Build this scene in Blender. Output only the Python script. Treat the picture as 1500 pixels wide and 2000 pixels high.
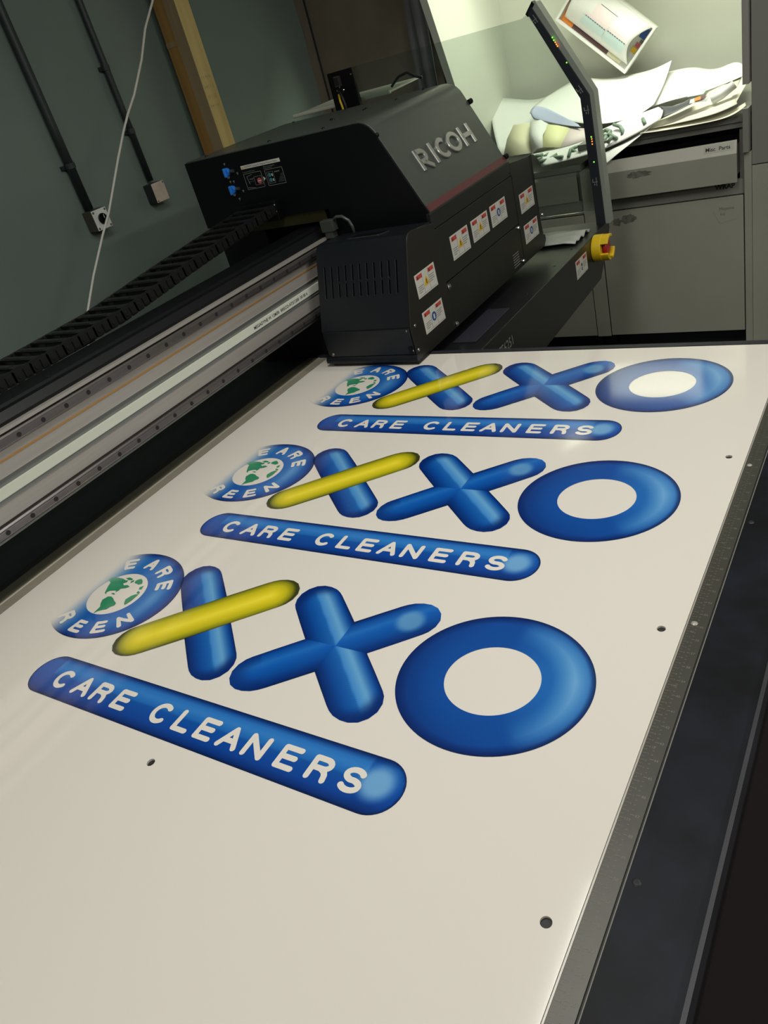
import bpy, bmesh, math, random
from mathutils import Vector, Matrix
random.seed(7)
S = bpy.context.scene
for o in list(bpy.data.objects): bpy.data.objects.remove(o)
C = S.collection
PI = math.pi

# ------------------------------------------------------------------ camera
H = 0.7505                                   # camera height above the print board (board top is z = 0)
R = ((0.8287808005692243, 0.4993263810167036, -0.2525778094540322),
     (0.08805908524745314, -0.56213309297898, -0.8223454160407702),
     (-0.5526011057835638, 0.6593023213963737, -0.5098553391778253))
cd = bpy.data.cameras.new('camera'); cam = bpy.data.objects.new('camera', cd); C.objects.link(cam)
m = Matrix(((R[0][0], -R[1][0], -R[2][0], 0), (R[0][1], -R[1][1], -R[2][1], 0), (R[0][2], -R[1][2], -R[2][2], H), (0, 0, 0, 1)))
cam.matrix_world = m
cd.sensor_fit = 'VERTICAL'; cd.sensor_height = 24; cd.lens = 1494.33/2000*24
cd.clip_start = 0.02
S.camera = cam

# ------------------------------------------------------------------ world, lights, exposure
w = bpy.data.worlds.new('world'); S.world = w; w.use_nodes = True
w.node_tree.nodes['Background'].inputs[0].default_value = (0.8, 0.85, 1.0, 1)
w.node_tree.nodes['Background'].inputs[1].default_value = 0.02
S.view_settings.view_transform = 'Standard'; S.view_settings.look = 'None'
S.view_settings.exposure = 0.0; S.view_settings.gamma = 1.0; S.view_settings.use_curve_mapping = False

def area(name, loc, target, sx, sy, power, col):
    l = bpy.data.lights.new(name, 'AREA'); l.shape = 'RECTANGLE'; l.size = sx; l.size_y = sy
    l.energy = power; l.color = col
    o = bpy.data.objects.new(name, l); C.objects.link(o); o.location = loc
    d = Vector(target)-Vector(loc); o.rotation_euler = d.to_track_quat('-Z', 'Y').to_euler()
    return o
area('ceiling_fill', (-0.6, 0.85, 1.87), (-0.6, 0.85, 0), 0.3, 1.1, 21, (1.0, 1.0, 0.95))  # added fill lamp out of view, brightens the board
area('ceiling_fill', (0.35, 2.15, 1.87), (0.35, 2.15, 0), 0.9, 0.3, 10, (1.0, 1.0, 0.95))  # unseen fill added to light the cabinet fronts
area('ceiling_fill', (2.0, 1.2, 1.87), (2.0, 1.2, 0), 0.35, 1.8, 50, (1.0, 0.99, 0.94))  # fill added at the right for the left wall and hood
area('ceiling_fill', (-0.7, -1.7, 1.87), (-0.7, -1.7, 0), 1.8, 0.35, 26, (1.0, 0.99, 0.95))  # fill added behind the camera, for the cabinets
area('alcove_light', (-1.02, 3.64, 1.27), (-1.02, 3.9, 0), 0.8, 0.12, 21, (0.95, 1.0, 0.82))
area('alcove_light', (-1.35, 3.64, 1.32), (-1.75, 3.9, 0.5), 0.6, 0.12, 1.5, (0.95, 1.0, 0.80))  # second strip, added to brighten the left side of the alcove

# ------------------------------------------------------------------ materials
def lin(c):
    return tuple(((x/255)/12.92 if x/255 <= 0.04045 else ((x/255+0.055)/1.055)**2.4) for x in c)
def mat(name, rgb, rough=0.5, metal=0.0, noise=0.0, scale=20, bump=0.0, spec=0.5, rgb2=None, stretch=None, coat=0, detail=4):
    M = bpy.data.materials.new(name); M.use_nodes = True
    nt = M.node_tree; b = nt.nodes['Principled BSDF']
    b.inputs['Base Color'].default_value = (*lin(rgb), 1)
    b.inputs['Roughness'].default_value = rough; b.inputs['Metallic'].default_value = metal
    b.inputs['Specular IOR Level'].default_value = spec
    b.inputs['Coat Weight'].default_value = coat
    if noise or rgb2 or bump:
        tc = nt.nodes.new('ShaderNodeTexCoord'); mp = nt.nodes.new('ShaderNodeMapping')
        nt.links.new(tc.outputs['Object'], mp.inputs[0])
        if stretch: mp.inputs['Scale'].default_value = stretch
        n = nt.nodes.new('ShaderNodeTexNoise'); n.inputs['Scale'].default_value = scale; n.inputs['Detail'].default_value = detail
        nt.links.new(mp.outputs[0], n.inputs['Vector'])
        if noise or rgb2:
            r = nt.nodes.new('ShaderNodeValToRGB')
            r.color_ramp.elements[0].position = 0.32; r.color_ramp.elements[1].position = 0.68
            c1 = lin(rgb); c2 = lin(rgb2) if rgb2 else tuple(min(1, x*(1+noise)) for x in c1)
            if not rgb2: c1 = tuple(x*(1-noise) for x in c1)
            r.color_ramp.elements[0].color = (*c1, 1); r.color_ramp.elements[1].color = (*c2, 1)
            nt.links.new(n.outputs['Fac'], r.inputs[0]); nt.links.new(r.outputs[0], b.inputs['Base Color'])
        if bump:
            bp = nt.nodes.new('ShaderNodeBump'); bp.inputs['Strength'].default_value = bump; bp.inputs['Distance'].default_value = 0.004
            nt.links.new(n.outputs['Fac'], bp.inputs['Height']); nt.links.new(bp.outputs[0], b.inputs['Normal'])
    return M
def emit(name, rgb, s):
    M = mat(name, rgb); b = M.node_tree.nodes['Principled BSDF']
    b.inputs['Emission Color'].default_value = (*lin(rgb), 1); b.inputs['Emission Strength'].default_value = s
    return M
def vcol(name, rough):
    M = mat(name, (255, 255, 255), rough, spec=0.85); nt = M.node_tree
    a = nt.nodes.new('ShaderNodeVertexColor'); a.layer_name = 'Col'
    nt.links.new(a.outputs['Color'], nt.nodes['Principled BSDF'].inputs['Base Color'])
    return M
BOARD_ROUGH = 0.07
K = {}
K['board'] = mat('board_white', (224, 217, 206), BOARD_ROUGH, spec=0.85)
K['print'] = vcol('printed_ink', BOARD_ROUGH+0.02)
K['print_white'] = mat('unprinted_white', (226, 219, 208), BOARD_ROUGH, spec=0.85)
K['hole'] = mat('hole_dark', (22, 20, 19), 0.7)
K['bed'] = mat('bed_dark', (30, 30, 30), 0.6)
K['olive'] = mat('edge_olive', (104, 101, 84), 0.5, 0.3, 0.12, 6)
K['olive_l'] = mat('edge_pale', (150, 143, 126), 0.5, 0.2, 0.08, 9)
K['ruler'] = mat('ruler_grey', (66, 64, 56), 0.42, 0.3, 0.05, 30)
K['tick'] = mat('ruler_marks', (120, 117, 105), 0.6)
K['edge'] = mat('bright_edge', (165, 160, 150), 0.4, 0.3)
K['plate'] = mat('scuffed_black', (7, 9, 11), 0.5, 0.0, spec=0.15, rgb2=(21, 25, 34), scale=16, bump=0.12, detail=9)
K['flange'] = mat('flange_grey', (40, 39, 44), 0.5, 0.2, 0.2, 12)
K['maroon_black'] = mat('skirt_brown_black', (18, 10, 12), 0.7, 0, spec=0.12, rgb2=(16, 14, 11), scale=2.0)
K['black'] = mat('black_paint', (20, 21, 23), 0.42, 0, 0.1, 8)
K['jet'] = mat('matt_jet_black', (4, 6, 8), 0.45, spec=0.3)
K['navy'] = mat('navy_black', (26, 32, 40), 0.5)
K['hood'] = mat('hood_grey', (78, 84, 78), 0.34, 0.35, 0.04, 5, bump=0.01)
K['stripe'] = mat('dull_red_stripe', (92, 44, 47), 0.4)
K['fascia'] = mat('fascia_black', (29, 31, 28), 0.40, 0.1, 0.06, 6)
K['vent'] = mat('vent_black', (16, 20, 25), 0.38, 0, 0.05, 20)
K['sidecover'] = mat('side_cover_black', (29, 28, 24), 0.4)
K['chrome'] = mat('chrome', (190, 190, 188), 0.2, 1.0)
K['steel'] = mat('steel_rail', (128, 122, 120), 0.32, 0.85, 0.08, 4, stretch=(40, 0.6, 40))
K['rail_line'] = mat('rail_groove', (60, 56, 52), 0.4, 0.6)
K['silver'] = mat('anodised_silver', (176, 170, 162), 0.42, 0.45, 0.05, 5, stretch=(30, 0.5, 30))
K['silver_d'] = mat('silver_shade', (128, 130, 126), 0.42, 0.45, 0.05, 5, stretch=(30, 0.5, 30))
K['belt'] = mat('white_belt', (204, 206, 190), 0.6)
K['gold'] = mat('gold_strip', (186, 140, 78), 0.35, 0.5)
K['ink'] = mat('ink_dark', (40, 42, 48), 0.6)
K['chain'] = mat('chain_black', (21, 21, 20), 0.42, 0, 0.15, 40)
K['silverletter'] = mat('brushed_letters', (178, 178, 174), 0.3, 0.8)
K['label'] = mat('label_white', (205, 203, 192), 0.45)
K['label_red'] = mat('label_red', (198, 62, 44), 0.45)
K['label_yellow'] = mat('label_yellow', (214, 170, 40), 0.45)
K['label_blue'] = mat('label_blue', (44, 78, 140), 0.45)
K['label_line'] = mat('label_grey_text', (96, 96, 92), 0.5)
K['line_white'] = mat('outline_pale', (130, 130, 126), 0.5)
K['knob'] = mat('knob_blue', (34, 116, 205), 0.35)
K['teal'] = mat('icon_teal', (60, 120, 130), 0.5)
K['pink'] = mat('icon_pink', (180, 84, 84), 0.5)
K['yellow'] = mat('plastic_yellow', (226, 190, 28), 0.4)
K['red'] = mat('plastic_red', (178, 30, 34), 0.35)
K['frame_grey'] = mat('frame_grey', (150, 157, 146), 0.4, 0.2)
K['led_g'] = emit('led_green', (120, 255, 60), 2.5)
K['led_o'] = emit('led_orange', (255, 130, 50), 2.5)
K['louvre'] = emit('lamp_louvre', (236, 245, 214), 1.9)
K['louvre'].node_tree.nodes['Principled BSDF'].inputs['Base Color'].default_value = (0.03, 0.03, 0.03, 1)
K['label_tape'] = mat('label_tape', (196, 194, 180), 0.35)
K['film'] = mat('clear_film', (176, 180, 168), 0.25)
K['tray'] = mat('tray_black', (30, 31, 32), 0.3, 0.2, 0.1, 6)
K['pad'] = mat('tray_pad', (44, 43, 52), 0.4)
K['green_wall'] = mat('wall_green_paint', (103, 117, 109), 0.62, 0, rgb2=(111, 125, 117), scale=2.2, bump=0.05, detail=8)
K['plaster'] = mat('bare_plaster', (108, 100, 86), 0.9, 0, rgb2=(126, 116, 100), scale=4, bump=0.5, detail=8)
K['conduit'] = mat('conduit_dark', (36, 43, 44), 0.45, 0.0)
K['boxside'] = mat('box_rusty', (112, 92, 66), 0.5, 0.4, rgb2=(80, 82, 74), scale=9)
K['boxface'] = mat('box_aluminium', (222, 224, 216), 0.35, 0.1, 0.08, 30)
K['boxpink'] = mat('box_plate_pinkish', (196, 178, 164), 0.5, 0.1, 0.08, 30)
K['cable'] = mat('cable_white', (200, 196, 184), 0.5)
K['wood'] = mat('timber_pale', (196, 176, 112), 0.6, 0, rgb2=(176, 152, 92), scale=3, stretch=(9, 9, 0.6), bump=0.1)
K['wood_m'] = mat('timber_mid', (160, 142, 108), 0.65, 0, rgb2=(140, 122, 90), scale=3, stretch=(9, 9, 0.6), bump=0.1)
K['wood_b'] = mat('timber_brown', (166, 128, 70), 0.6, 0, rgb2=(146, 108, 56), scale=3, stretch=(9, 9, 0.6), bump=0.1)
K['cab'] = mat('cabinet_grey', (162, 161, 147), 0.5, 0, rgb2=(154, 153, 139), scale=3, bump=0.02)
K['cab_d'] = mat('cabinet_rail', (132, 131, 123), 0.5)
K['cab_lit'] = mat('cabinet_lip_lit', (208, 205, 190), 0.45)  # paler cabinet grey, the light the lip catches is put into the colour
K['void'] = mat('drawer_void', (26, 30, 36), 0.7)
K['smudge'] = mat('scraped_glue', (92, 90, 82), 0.7, 0, rgb2=(126, 122, 110), scale=60)
K['gable'] = mat('gable_grey', (150, 146, 140), 0.5)
K['alcove'] = mat('alcove_white', (206, 208, 196), 0.5)
K['paper'] = mat('paper_white', (226, 226, 222), 0.55)
K['paper2'] = mat('paper_cream', (220, 216, 196), 0.55)
K['paper3'] = mat('paper_blueback', (182, 188, 214), 0.6)
K['paper_y'] = mat('paper_yellow', (228, 226, 176), 0.55)
K['paper_p'] = mat('paper_pink', (230, 212, 212), 0.55)
K['paper_g'] = mat('print_greygreen', (120, 142, 124), 0.5)
K['paper_k'] = mat('sheet_charcoal', (66, 68, 74), 0.4)
K['kraft'] = mat('paper_manila', (216, 211, 180), 0.6)
K['pr_blue'] = mat('print_palecyan', (204, 224, 222), 0.55)
K['pr_pink'] = mat('print_palepink', (232, 214, 216), 0.55)
K['pr_or'] = mat('print_orange', (222, 130, 50), 0.5)
K['pr_dk'] = mat('print_plum', (92, 64, 66), 0.5)
K['floor'] = mat('floor_dark', (58, 56, 52), 0.7, 0, 0.15, 3)
K['ceil'] = mat('ceiling_paint', (190, 188, 180), 0.8)
K['wallg'] = mat('wall_grey_paint', (120, 118, 110), 0.8)
K['plastic_grey'] = mat('cloudy_plastic', (112, 114, 116), 0.35)
K['clear'] = mat('connector_clear', (62, 68, 60), 0.3)
K['bronze'] = mat('bronze_plate', (78, 72, 46), 0.35, 0.7)
def acrylic():
    M = bpy.data.materials.new('tinted_acrylic'); M.use_nodes = True; nt = M.node_tree
    nt.nodes.remove(nt.nodes['Principled BSDF']); out = nt.nodes['Material Output']
    t = nt.nodes.new('ShaderNodeBsdfTransparent'); t.inputs[0].default_value = (0.82, 0.85, 0.83, 1)
    g = nt.nodes.new('ShaderNodeBsdfGlossy'); g.inputs[0].default_value = (0.9, 0.95, 1, 1); g.inputs['Roughness'].default_value = 0.05
    f = nt.nodes.new('ShaderNodeFresnel'); f.inputs[0].default_value = 1.45
    mx = nt.nodes.new('ShaderNodeMixShader')
    nt.links.new(f.outputs[0], mx.inputs[0]); nt.links.new(t.outputs[0], mx.inputs[1]); nt.links.new(g.outputs[0], mx.inputs[2])
    nt.links.new(mx.outputs[0], out.inputs[0]); return M
K['acrylic'] = acrylic()

# ------------------------------------------------------------------ helpers
def wl(o):
    v = Vector((0, 0, 0))
    while o: v += o.location; o = o.parent
    return v
def thing(name, label, cat, loc, group=None):
    o = bpy.data.objects.new(name, None); C.objects.link(o); o.location = loc; o.empty_display_size = 0.05
    o['label'] = label; o['category'] = cat
    if group: o['group'] = group
    return o
def tag(o, label, cat, group=None):
    o['label'] = label; o['category'] = cat
    if group: o['group'] = group
    return o
class MB:
    def __init__(s): s.v = []; s.f = []; s.mi = []; s.cur = 0; s.mats = []
    def mat(s, k):
        if k not in s.mats: s.mats.append(k)
        s.cur = s.mats.index(k); return s
    def add(s, vs, fs):
        n = len(s.v); s.v += [tuple(v) for v in vs]
        for f in fs: s.f.append([i+n for i in f]); s.mi.append(s.cur)
        return s
    def box(s, x0, x1, y0, y1, z0, z1):
        return s.add([(x, y, z) for z in (z0, z1) for y in (y0, y1) for x in (x0, x1)],
                     [(0, 2, 3, 1), (4, 5, 7, 6), (0, 1, 5, 4), (2, 6, 7, 3), (0, 4, 6, 2), (1, 3, 7, 5)])
    def prism(s, poly, ax, a, b):        # poly of 2D points; ax 'x': (y,z), 'y': (x,z), 'z': (x,y)
        def P(p, t): return {'x': (t, p[0], p[1]), 'y': (p[0], t, p[1]), 'z': (p[0], p[1], t)}[ax]
        n = len(poly); vs = [P(p, a) for p in poly]+[P(p, b) for p in poly]
        return s.add(vs, [tuple(range(n)), tuple(range(2*n-1, n-1, -1))]+[(i, (i+1) % n, n+(i+1) % n, n+i)[::-1] for i in range(n)])
    def cyl(s, p0, p1, r, n=16, r2=None):
        p0 = Vector(p0); p1 = Vector(p1); d = (p1-p0).normalized(); r2 = r if r2 is None else r2
        u = d.orthogonal().normalized(); q = d.cross(u)
        vs = []
        for p, rr in ((p0, r), (p1, r2)):
            for i in range(n):
                a = 2*PI*i/n; vs.append(p+(u*math.cos(a)+q*math.sin(a))*rr)
        return s.add(vs, [tuple(range(n))[::-1], tuple(range(n, 2*n))]+[(i, (i+1) % n, n+(i+1) % n, n+i) for i in range(n)])
    def dome(s, p, d, r, hgt, n=10):
        p = Vector(p); d = Vector(d).normalized(); u = d.orthogonal().normalized(); q = d.cross(u); vs = []; fs = []
        L = 3
        for k in range(L):
            t = k/L*PI/2; 
            for i in range(n):
                a = 2*PI*i/n; vs.append(p+(u*math.cos(a)+q*math.sin(a))*r*math.cos(t)+d*hgt*math.sin(t))
        vs.append(p+d*hgt)
        for k in range(L-1):
            for i in range(n): fs.append((k*n+i, k*n+(i+1) % n, (k+1)*n+(i+1) % n, (k+1)*n+i))
        for i in range(n): fs.append(((L-1)*n+i, (L-1)*n+(i+1) % n, L*n))
        return s.add(vs, fs)
    def tube(s, path, r, n=10):
        path = [Vector(p) for p in path]; vs = []; N = len(path); u = None
        for i, p in enumerate(path):
            d = (path[min(i+1, N-1)]-path[max(i-1, 0)]).normalized()
            u = d.orthogonal().normalized() if u is None else (u-d*u.dot(d)).normalized()
            q = d.cross(u)
            for k in range(n):
                a = 2*PI*k/n; vs.append(p+(u*math.cos(a)+q*math.sin(a))*r)
        fs = [tuple(range(n))[::-1], tuple(range((N-1)*n, N*n))]
        for i in range(N-1):
            for k in range(n): fs.append((i*n+k, i*n+(k+1) % n, (i+1)*n+(k+1) % n, (i+1)*n+k))
        return s.add(vs, fs)
    def grid(s, rows):
        n = len(rows[0]); vs = [p for r in rows for p in r]
        return s.add(vs, [(i*n+j, i*n+j+1, (i+1)*n+j+1, (i+1)*n+j) for i in range(len(rows)-1) for j in range(n-1)])
    def build(s, name, m=None, parent=None, smooth=False, bevel=0, seg=2, recalc=True):
        off = wl(parent) if parent else Vector((0, 0, 0))
        me = bpy.data.meshes.new(name)
        me.from_pydata([(v[0]-off.x, v[1]-off.y, v[2]-off.z) for v in s.v], [], s.f)
        for k in (s.mats or [m]): me.materials.append(K[k])
        if s.mats: me.polygons.foreach_set('material_index', s.mi)
        if recalc:
            bm = bmesh.new(); bm.from_mesh(me); bmesh.ops.recalc_face_normals(bm, faces=bm.faces); bm.to_mesh(me); bm.free()
        if smooth: me.polygons.foreach_set('use_smooth', [True]*len(me.polygons))
        me.update()
        o = bpy.data.objects.new(name, me); C.objects.link(o); o.parent = parent
        if bevel:
            b = o.modifiers.new('bevel', 'BEVEL'); b.width = bevel; b.segments = seg; b.limit_method = 'ANGLE'; b.angle_limit = 0.6
            me.polygons.foreach_set('use_smooth', [True]*len(me.polygons)); 
            w_ = o.modifiers.new('wn', 'WEIGHTED_NORMAL'); w_.keep_sharp = True
        return o
def box(name, m, parent, *a, bevel=0): return MB().box(*a).build(name, m, parent, bevel=bevel)
def copy(o, loc_off=(0, 0, 0), parent='same'):
    c = o.copy(); C.objects.link(c); c.location = o.location+Vector(loc_off)
    if parent != 'same': c.parent = parent
    return c
def cut(obj, cutter):
    m_ = obj.modifiers.new('cut', 'BOOLEAN'); m_.object = cutter; m_.operation = 'DIFFERENCE'; m_.solver = 'EXACT'
    bpy.context.view_layer.update()
    dg = bpy.context.evaluated_depsgraph_get()
    me = bpy.data.meshes.new_from_object(obj.evaluated_get(dg))
    old = obj.data; obj.modifiers.clear(); obj.data = me; me.name = old.name
    bpy.data.objects.remove(cutter)
def struct(o): o['kind'] = 'structure'; return o

# ------------------------------------------------------------------ room shell
FZ = -0.78; CZ = 1.9
struct(box('floor', 'floor', None, -2.7, 3.2, -3.2, 4.7, FZ-0.1, FZ))
struct(box('ceiling', 'ceil', None, -2.7, 3.2, -3.2, 4.7, CZ, CZ+0.1))
wlft = struct(box('wall_left', 'green_wall', None, -2.7, -2.6, -3.2, 3.585, FZ, CZ))
# ragged paint edge, then unpainted plaster up to the corner
mb = MB(); pts = []
for i in range(45):
    z_ = FZ+(CZ-FZ)*i/44; pts.append((3.585+0.012*math.sin(i*1.7)*random.random()-0.004, z_))
mb.prism(pts+[(3.66, CZ), (3.66, FZ)], 'x', -2.7, -2.598); struct(mb.build('wall_left', 'plaster'))
struct(box('wall_back', 'plaster', None, -2.7, -1.93, 3.654, 3.75, FZ, CZ))
struct(MB().box(-2.598, -2.592, 3.646, 3.654, FZ, CZ).build('corner_shade_1', 'ink'))  # dark strip, the shade in the room corner put in as colour
YB = 4.27
struct(box('wall_back', 'alcove', None, -1.95, 3.2, YB, YB+0.1, FZ, CZ))
struct(box('wall_right', 'wallg', None, 3.1, 3.2, -3.2, 4.4, FZ, CZ))
struct(box('wall_front', 'wallg', None, -2.7, 3.2, -3.2, -3.1, FZ, CZ))
struct(box('wall_baffle', 'alcove', None, -1.95, -.585, 3.50, 3.52, 1.07, CZ))  # unseen baffle, added to keep the alcove lamp out of the board's reflection
# ------------------------------------------------------------------ stroke lettering (rounded bold capitals)
def arc(cx, cy, rx, ry, a0, a1, n=10):
    return [(cx+rx*math.cos(math.radians(a0+(a1-a0)*i/n)), cy+ry*math.sin(math.radians(a0+(a1-a0)*i/n))) for i in range(n+1)]
GL = {
 'C': (0.84, [arc(.42, .5, .42, .5, 48, 312, 18)]),
 'A': (0.88, [[(0, 0), (.44, 1), (.88, 0)], [(.17, .34), (.71, .34)]]),
 'R': (0.80, [[(0, 0), (0, 1)], [(0, 1), (.46, 1)]+arc(.46, .76, .29, .24, 90, -90, 8)+[(0, .52)], [(.40, .52), (.60, .42), (.70, .25), (.74, 0)]]),
 'E': (0.74, [[(.74, 1), (0, 1), (0, 0), (.74, 0)], [(0, .52), (.66, .52)]]),
 'L': (0.70, [[(0, 1), (0, 0), (.70, 0)]]),
 'N': (0.84, [[(0, 0), (0, 1), (.84, 0), (.84, 1)]]),
 'S': (0.76, [arc(.38, .74, .35, .26, 25, 255, 12)+arc(.38, .25, .37, .25, 80, -155, 12)]),
 'I': (0.0, [[(0, 0), (0, 1)]]),
 'O': (0.90, [arc(.45, .5, .45, .5, 0, 360, 28)]),
 'H': (0.80, [[(0, 0), (0, 1)], [(.8, 0), (.8, 1)], [(0, .52), (.8, .52)]]),
}
STEP = [0]
def stroke_poly(mb, path, hw, place_, round_=True, zt=None):
    def place(p):
        v = place_(p); return (v[0], v[1], v[2]+STEP[0]*0.0000015) if round_ else v
    """thick path in glyph space -> mesh through place((x, y)) ; flat"""
    P = []
    for p in path:
        p = Vector((p[0], p[1]))
        if not P or (p-P[-1]).length > 1e-6: P.append(p)
    n = len(P)
    closed = (P[0]-P[-1]).length < 1e-6
    L = []; Rr = []
    for i in range(n):
        a = P[i-1] if i else (P[-2] if closed else None); b = P[i+1] if i < n-1 else (P[1] if closed else None)
        d1 = (P[i]-a).normalized() if a is not None else None; d2 = (b-P[i]).normalized() if b is not None else None
        d1 = d1 or d2; d2 = d2 or d1
        t = (d1+d2); 
        if t.length < 1e-4: t = d2
        t.normalize(); nn = Vector((-t.y, t.x)); k = 1/max(0.35, nn.dot(Vector((-d1.y, d1.x))))
        L.append(P[i]+nn*hw*k); Rr.append(P[i]-nn*hw*k)
    if round_:
        for i in range(n-1):                      # segment quads with discs at every joint
            d = (P[i+1]-P[i]); 
            if d.length < 1e-6: continue
            q = Vector((-d.y, d.x)).normalized()*hw
            STEP[0] = (STEP[0]+1) % 60
            mb.add([place(x) for x in (P[i]+q, P[i]-q, P[i+1]-q, P[i+1]+q)], [(0, 1, 2, 3)])
        for p in P:
            STEP[0] = (STEP[0]+1) % 60
            mb.add([place(p+Vector((math.cos(2*PI*j/14), math.sin(2*PI*j/14)))*hw) for j in range(14)], [tuple(range(14))])
    else:
        for i in range(n-1):
            mb.add([place(x) for x in (L[i], Rr[i], Rr[i+1], L[i+1])], [(0, 1, 2, 3)])
def font_mesh(txt, size, name='text', bold=0.0):
    cu = bpy.data.curves.new(name, 'FONT'); cu.body = txt; cu.size = size; cu.offset = bold; cu.resolution_u = 2
    o = bpy.data.objects.new(name, cu); C.objects.link(o); bpy.context.view_layer.update()
    me = bpy.data.meshes.new_from_object(o.evaluated_get(bpy.context.evaluated_depsgraph_get()))
    vs = [tuple(v.co) for v in me.vertices]; fs = [tuple(p.vertices) for p in me.polygons]
    bpy.data.objects.remove(o); bpy.data.curves.remove(cu); bpy.data.meshes.remove(me)
    return vs, fs
def put_text(mb, txt, size, place, bold=0.0):
    vs, fs = font_mesh(txt, size, bold=bold); mb.add([place(v) for v in vs], fs); return mb
def text_width(txt, size):
    vs, fs = font_mesh(txt, size); return max(v[0] for v in vs)

# ------------------------------------------------------------------ printer table
T = thing('printer_table', 'long black flatbed printer table carrying the printed white board, ruler along its right edge', 'printer table', (-0.85, 0.4, FZ))
box('table_body', 'black', T, -1.50, -0.14, -1.0, 1.70, FZ, -0.03)
box('bed_plate', 'bed', T, -1.566, -0.19, -1.05, 1.706, -0.028, -0.0034)
box('side_shelf', 'navy', T, -1.95, -1.567, -1.05, 1.70, -0.09, -0.012)
MB().prism([(-1.565, -0.02), (-1.538, -0.02), (-1.534, -0.0034), (-1.565, -0.006)], 'y', -1.05, 1.70).build('edge_lip', 'navy', T)
MB().prism([(-1.534, -0.0033), (-1.534, -0.0005), (-1.497, -0.0005), (-1.494, -0.0025), (-1.4565, -0.0025), (-1.4565, -0.0033)], 'y', -1.05, 1.70).build('edge_strip', 'olive', T)
MB().prism([(-1.4935, -0.0024), (-1.4935, 0.0008), (-1.490, 0.0008), (-1.488, -0.001), (-1.457, -0.001), (-1.457, -0.0024)], 'y', -1.05, 1.70).build('edge_trim', 'olive_l', T)
box('rear_rim', 'flange', T, -1.52, -0.12, 1.704, 1.722, -0.03, 0.0005, bevel=0.001)
box('ruler', 'ruler', T, -0.2165, -0.1925, -1.05, 1.703, -0.0034, -0.0012)
box('ruler_edge', 'edge', T, -0.2186, -0.2166, -1.05, 1.703, -0.0034, -0.0006)
Y0 = 1.684
mb = MB(); zt = -0.00095
for k in range(0, 540):                                  # 5 mm marks on the inner scale
    y = Y0-k*0.005
    if y < -0.9: break
    ln = 0.0062 if k % 10 == 0 else (0.0045 if k % 2 == 0 else 0.0028)
    mb.add([(-0.2155, y, zt), (-0.2155+ln, y, zt), (-0.2155+ln, y+0.0005, zt), (-0.2155, y+0.0005, zt)], [(0, 1, 2, 3)])
for k in range(0, 410):                                  # quarter inch marks on the outer scale
    y = Y0-k*0.00635
    if y < -0.9: break
    a, b = ((-0.2062, -0.2018) if k % 4 == 0 else (-0.2058, -0.2035))
    mb.add([(a, y, zt), (b, y, zt), (b, y+0.0006, zt), (a, y+0.0006, zt)], [(0, 1, 2, 3)])
mb.build('scale_marks', 'tick', T, recalc=False)['kind'] = 'stuff'
mb = MB()
def vtxt(x, y, s):   # figures turned to be read from the right-hand side
    return lambda v: (x-v[1]+s*0.5, y+v[0], zt)
for n in range(1, 66):
    y = Y0-n*0.0254
    put_text(mb, str(n), 0.0052, (lambda x, y: (lambda v: (x+v[0], y+v[1]-0.0018, zt)))(-0.2012, y))
for n in range(1, 17):
    y = Y0-n*0.1
    put_text(mb, str(n*10), 0.0046, (lambda x, y: (lambda v: (x+v[0], y+v[1]-0.0016, zt)))(-0.2108, y))
for n in range(1, 168):
    if n % 10:
        y = Y0-n*0.01
        if y > 1.2: continue
        put_text(mb, str(n % 10), 0.0034, (lambda x, y: (lambda v: (x+v[0], y+v[1]-0.0012, zt)))(-0.2102, y))
mb.build('scale_figures', 'tick', T, recalc=False)['kind'] = 'stuff'
box('side_plate', 'plate', T, -0.1905, -0.112, -1.05, 1.71, -0.016, -0.0025, bevel=0.0006)
box('gap_groove', 'hole', T, -0.1924, -0.1906, -1.05, 1.703, -0.02, -0.004)
MB().prism([(-0.1905, -0.0025), (-0.1899, -0.0018), (-0.1893, -0.0025)], 'y', -1.05, 1.70).build('plate_edge_highlight', 'edge', T)
MB().prism([(-0.112, -0.03), (-0.112, 0.004), (-0.1075, 0.004), (-0.104, -0.004), (-0.104, -0.03)], 'y', -1.05, 1.71).build('flange', 'flange', T)
MB().prism([(-0.1039, -0.012), (0.16, -0.11), (0.16, -0.13), (-0.1039, -0.06)], 'y', -1.05, 1.70).build('skirt', 'maroon_black', T)
for i, (x, y, r) in enumerate([(-0.1795, 0.4195, 0.0048), (-0.213+0.004, 0.801, 0.0045), (-0.180, 1.045, 0.0042), (-0.210, 1.208, 0.0042), (-0.178, -0.2, 0.0048)]):
    zz = -0.0025 if i in (0, 2, 4) else -0.0012
    s_ = MB().dome((x, y, zz), (0, 0, 1), r, 0.0014, 14).build('screw', 'flange' if i == 0 or i == 2 else 'edge', T, smooth=True)
    if i in (0, 2): MB().cyl((x, y, zz+0.0010), (x, y, zz+0.0017), r*0.45, 10).build('screw_socket', 'hole', s_)
for x in (-1.4, -0.3):
    for y in (-0.9, 1.6): pass

# ------------------------------------------------------------------ printed board
B = thing('printed_board', 'large glossy white board printed with three identical blue and yellow logos, flat on the table', 'board', (-0.836, 0.48, -0.003))
bo = box('board_sheet', 'board', B, -1.4545, -0.2192, -0.74, 1.70, -0.0032, 0)
cm = MB()
HO = [(-0.83, 0.3455), (-0.2465, 0.3465), (-0.2465, 0.779), (-0.2465, 1.230), (-0.759, 1.694), (-0.83, -0.10), (-0.2465, -0.10)]
for x, y in HO:
    if y < 1.69: cm.cyl((x, y, -0.02), (x, y, 0.02), 0.0062 if y < 0.4 else 0.0058, 24)
cuo = cm.build('cutter', 'hole'); cut(bo, cuo)

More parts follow.
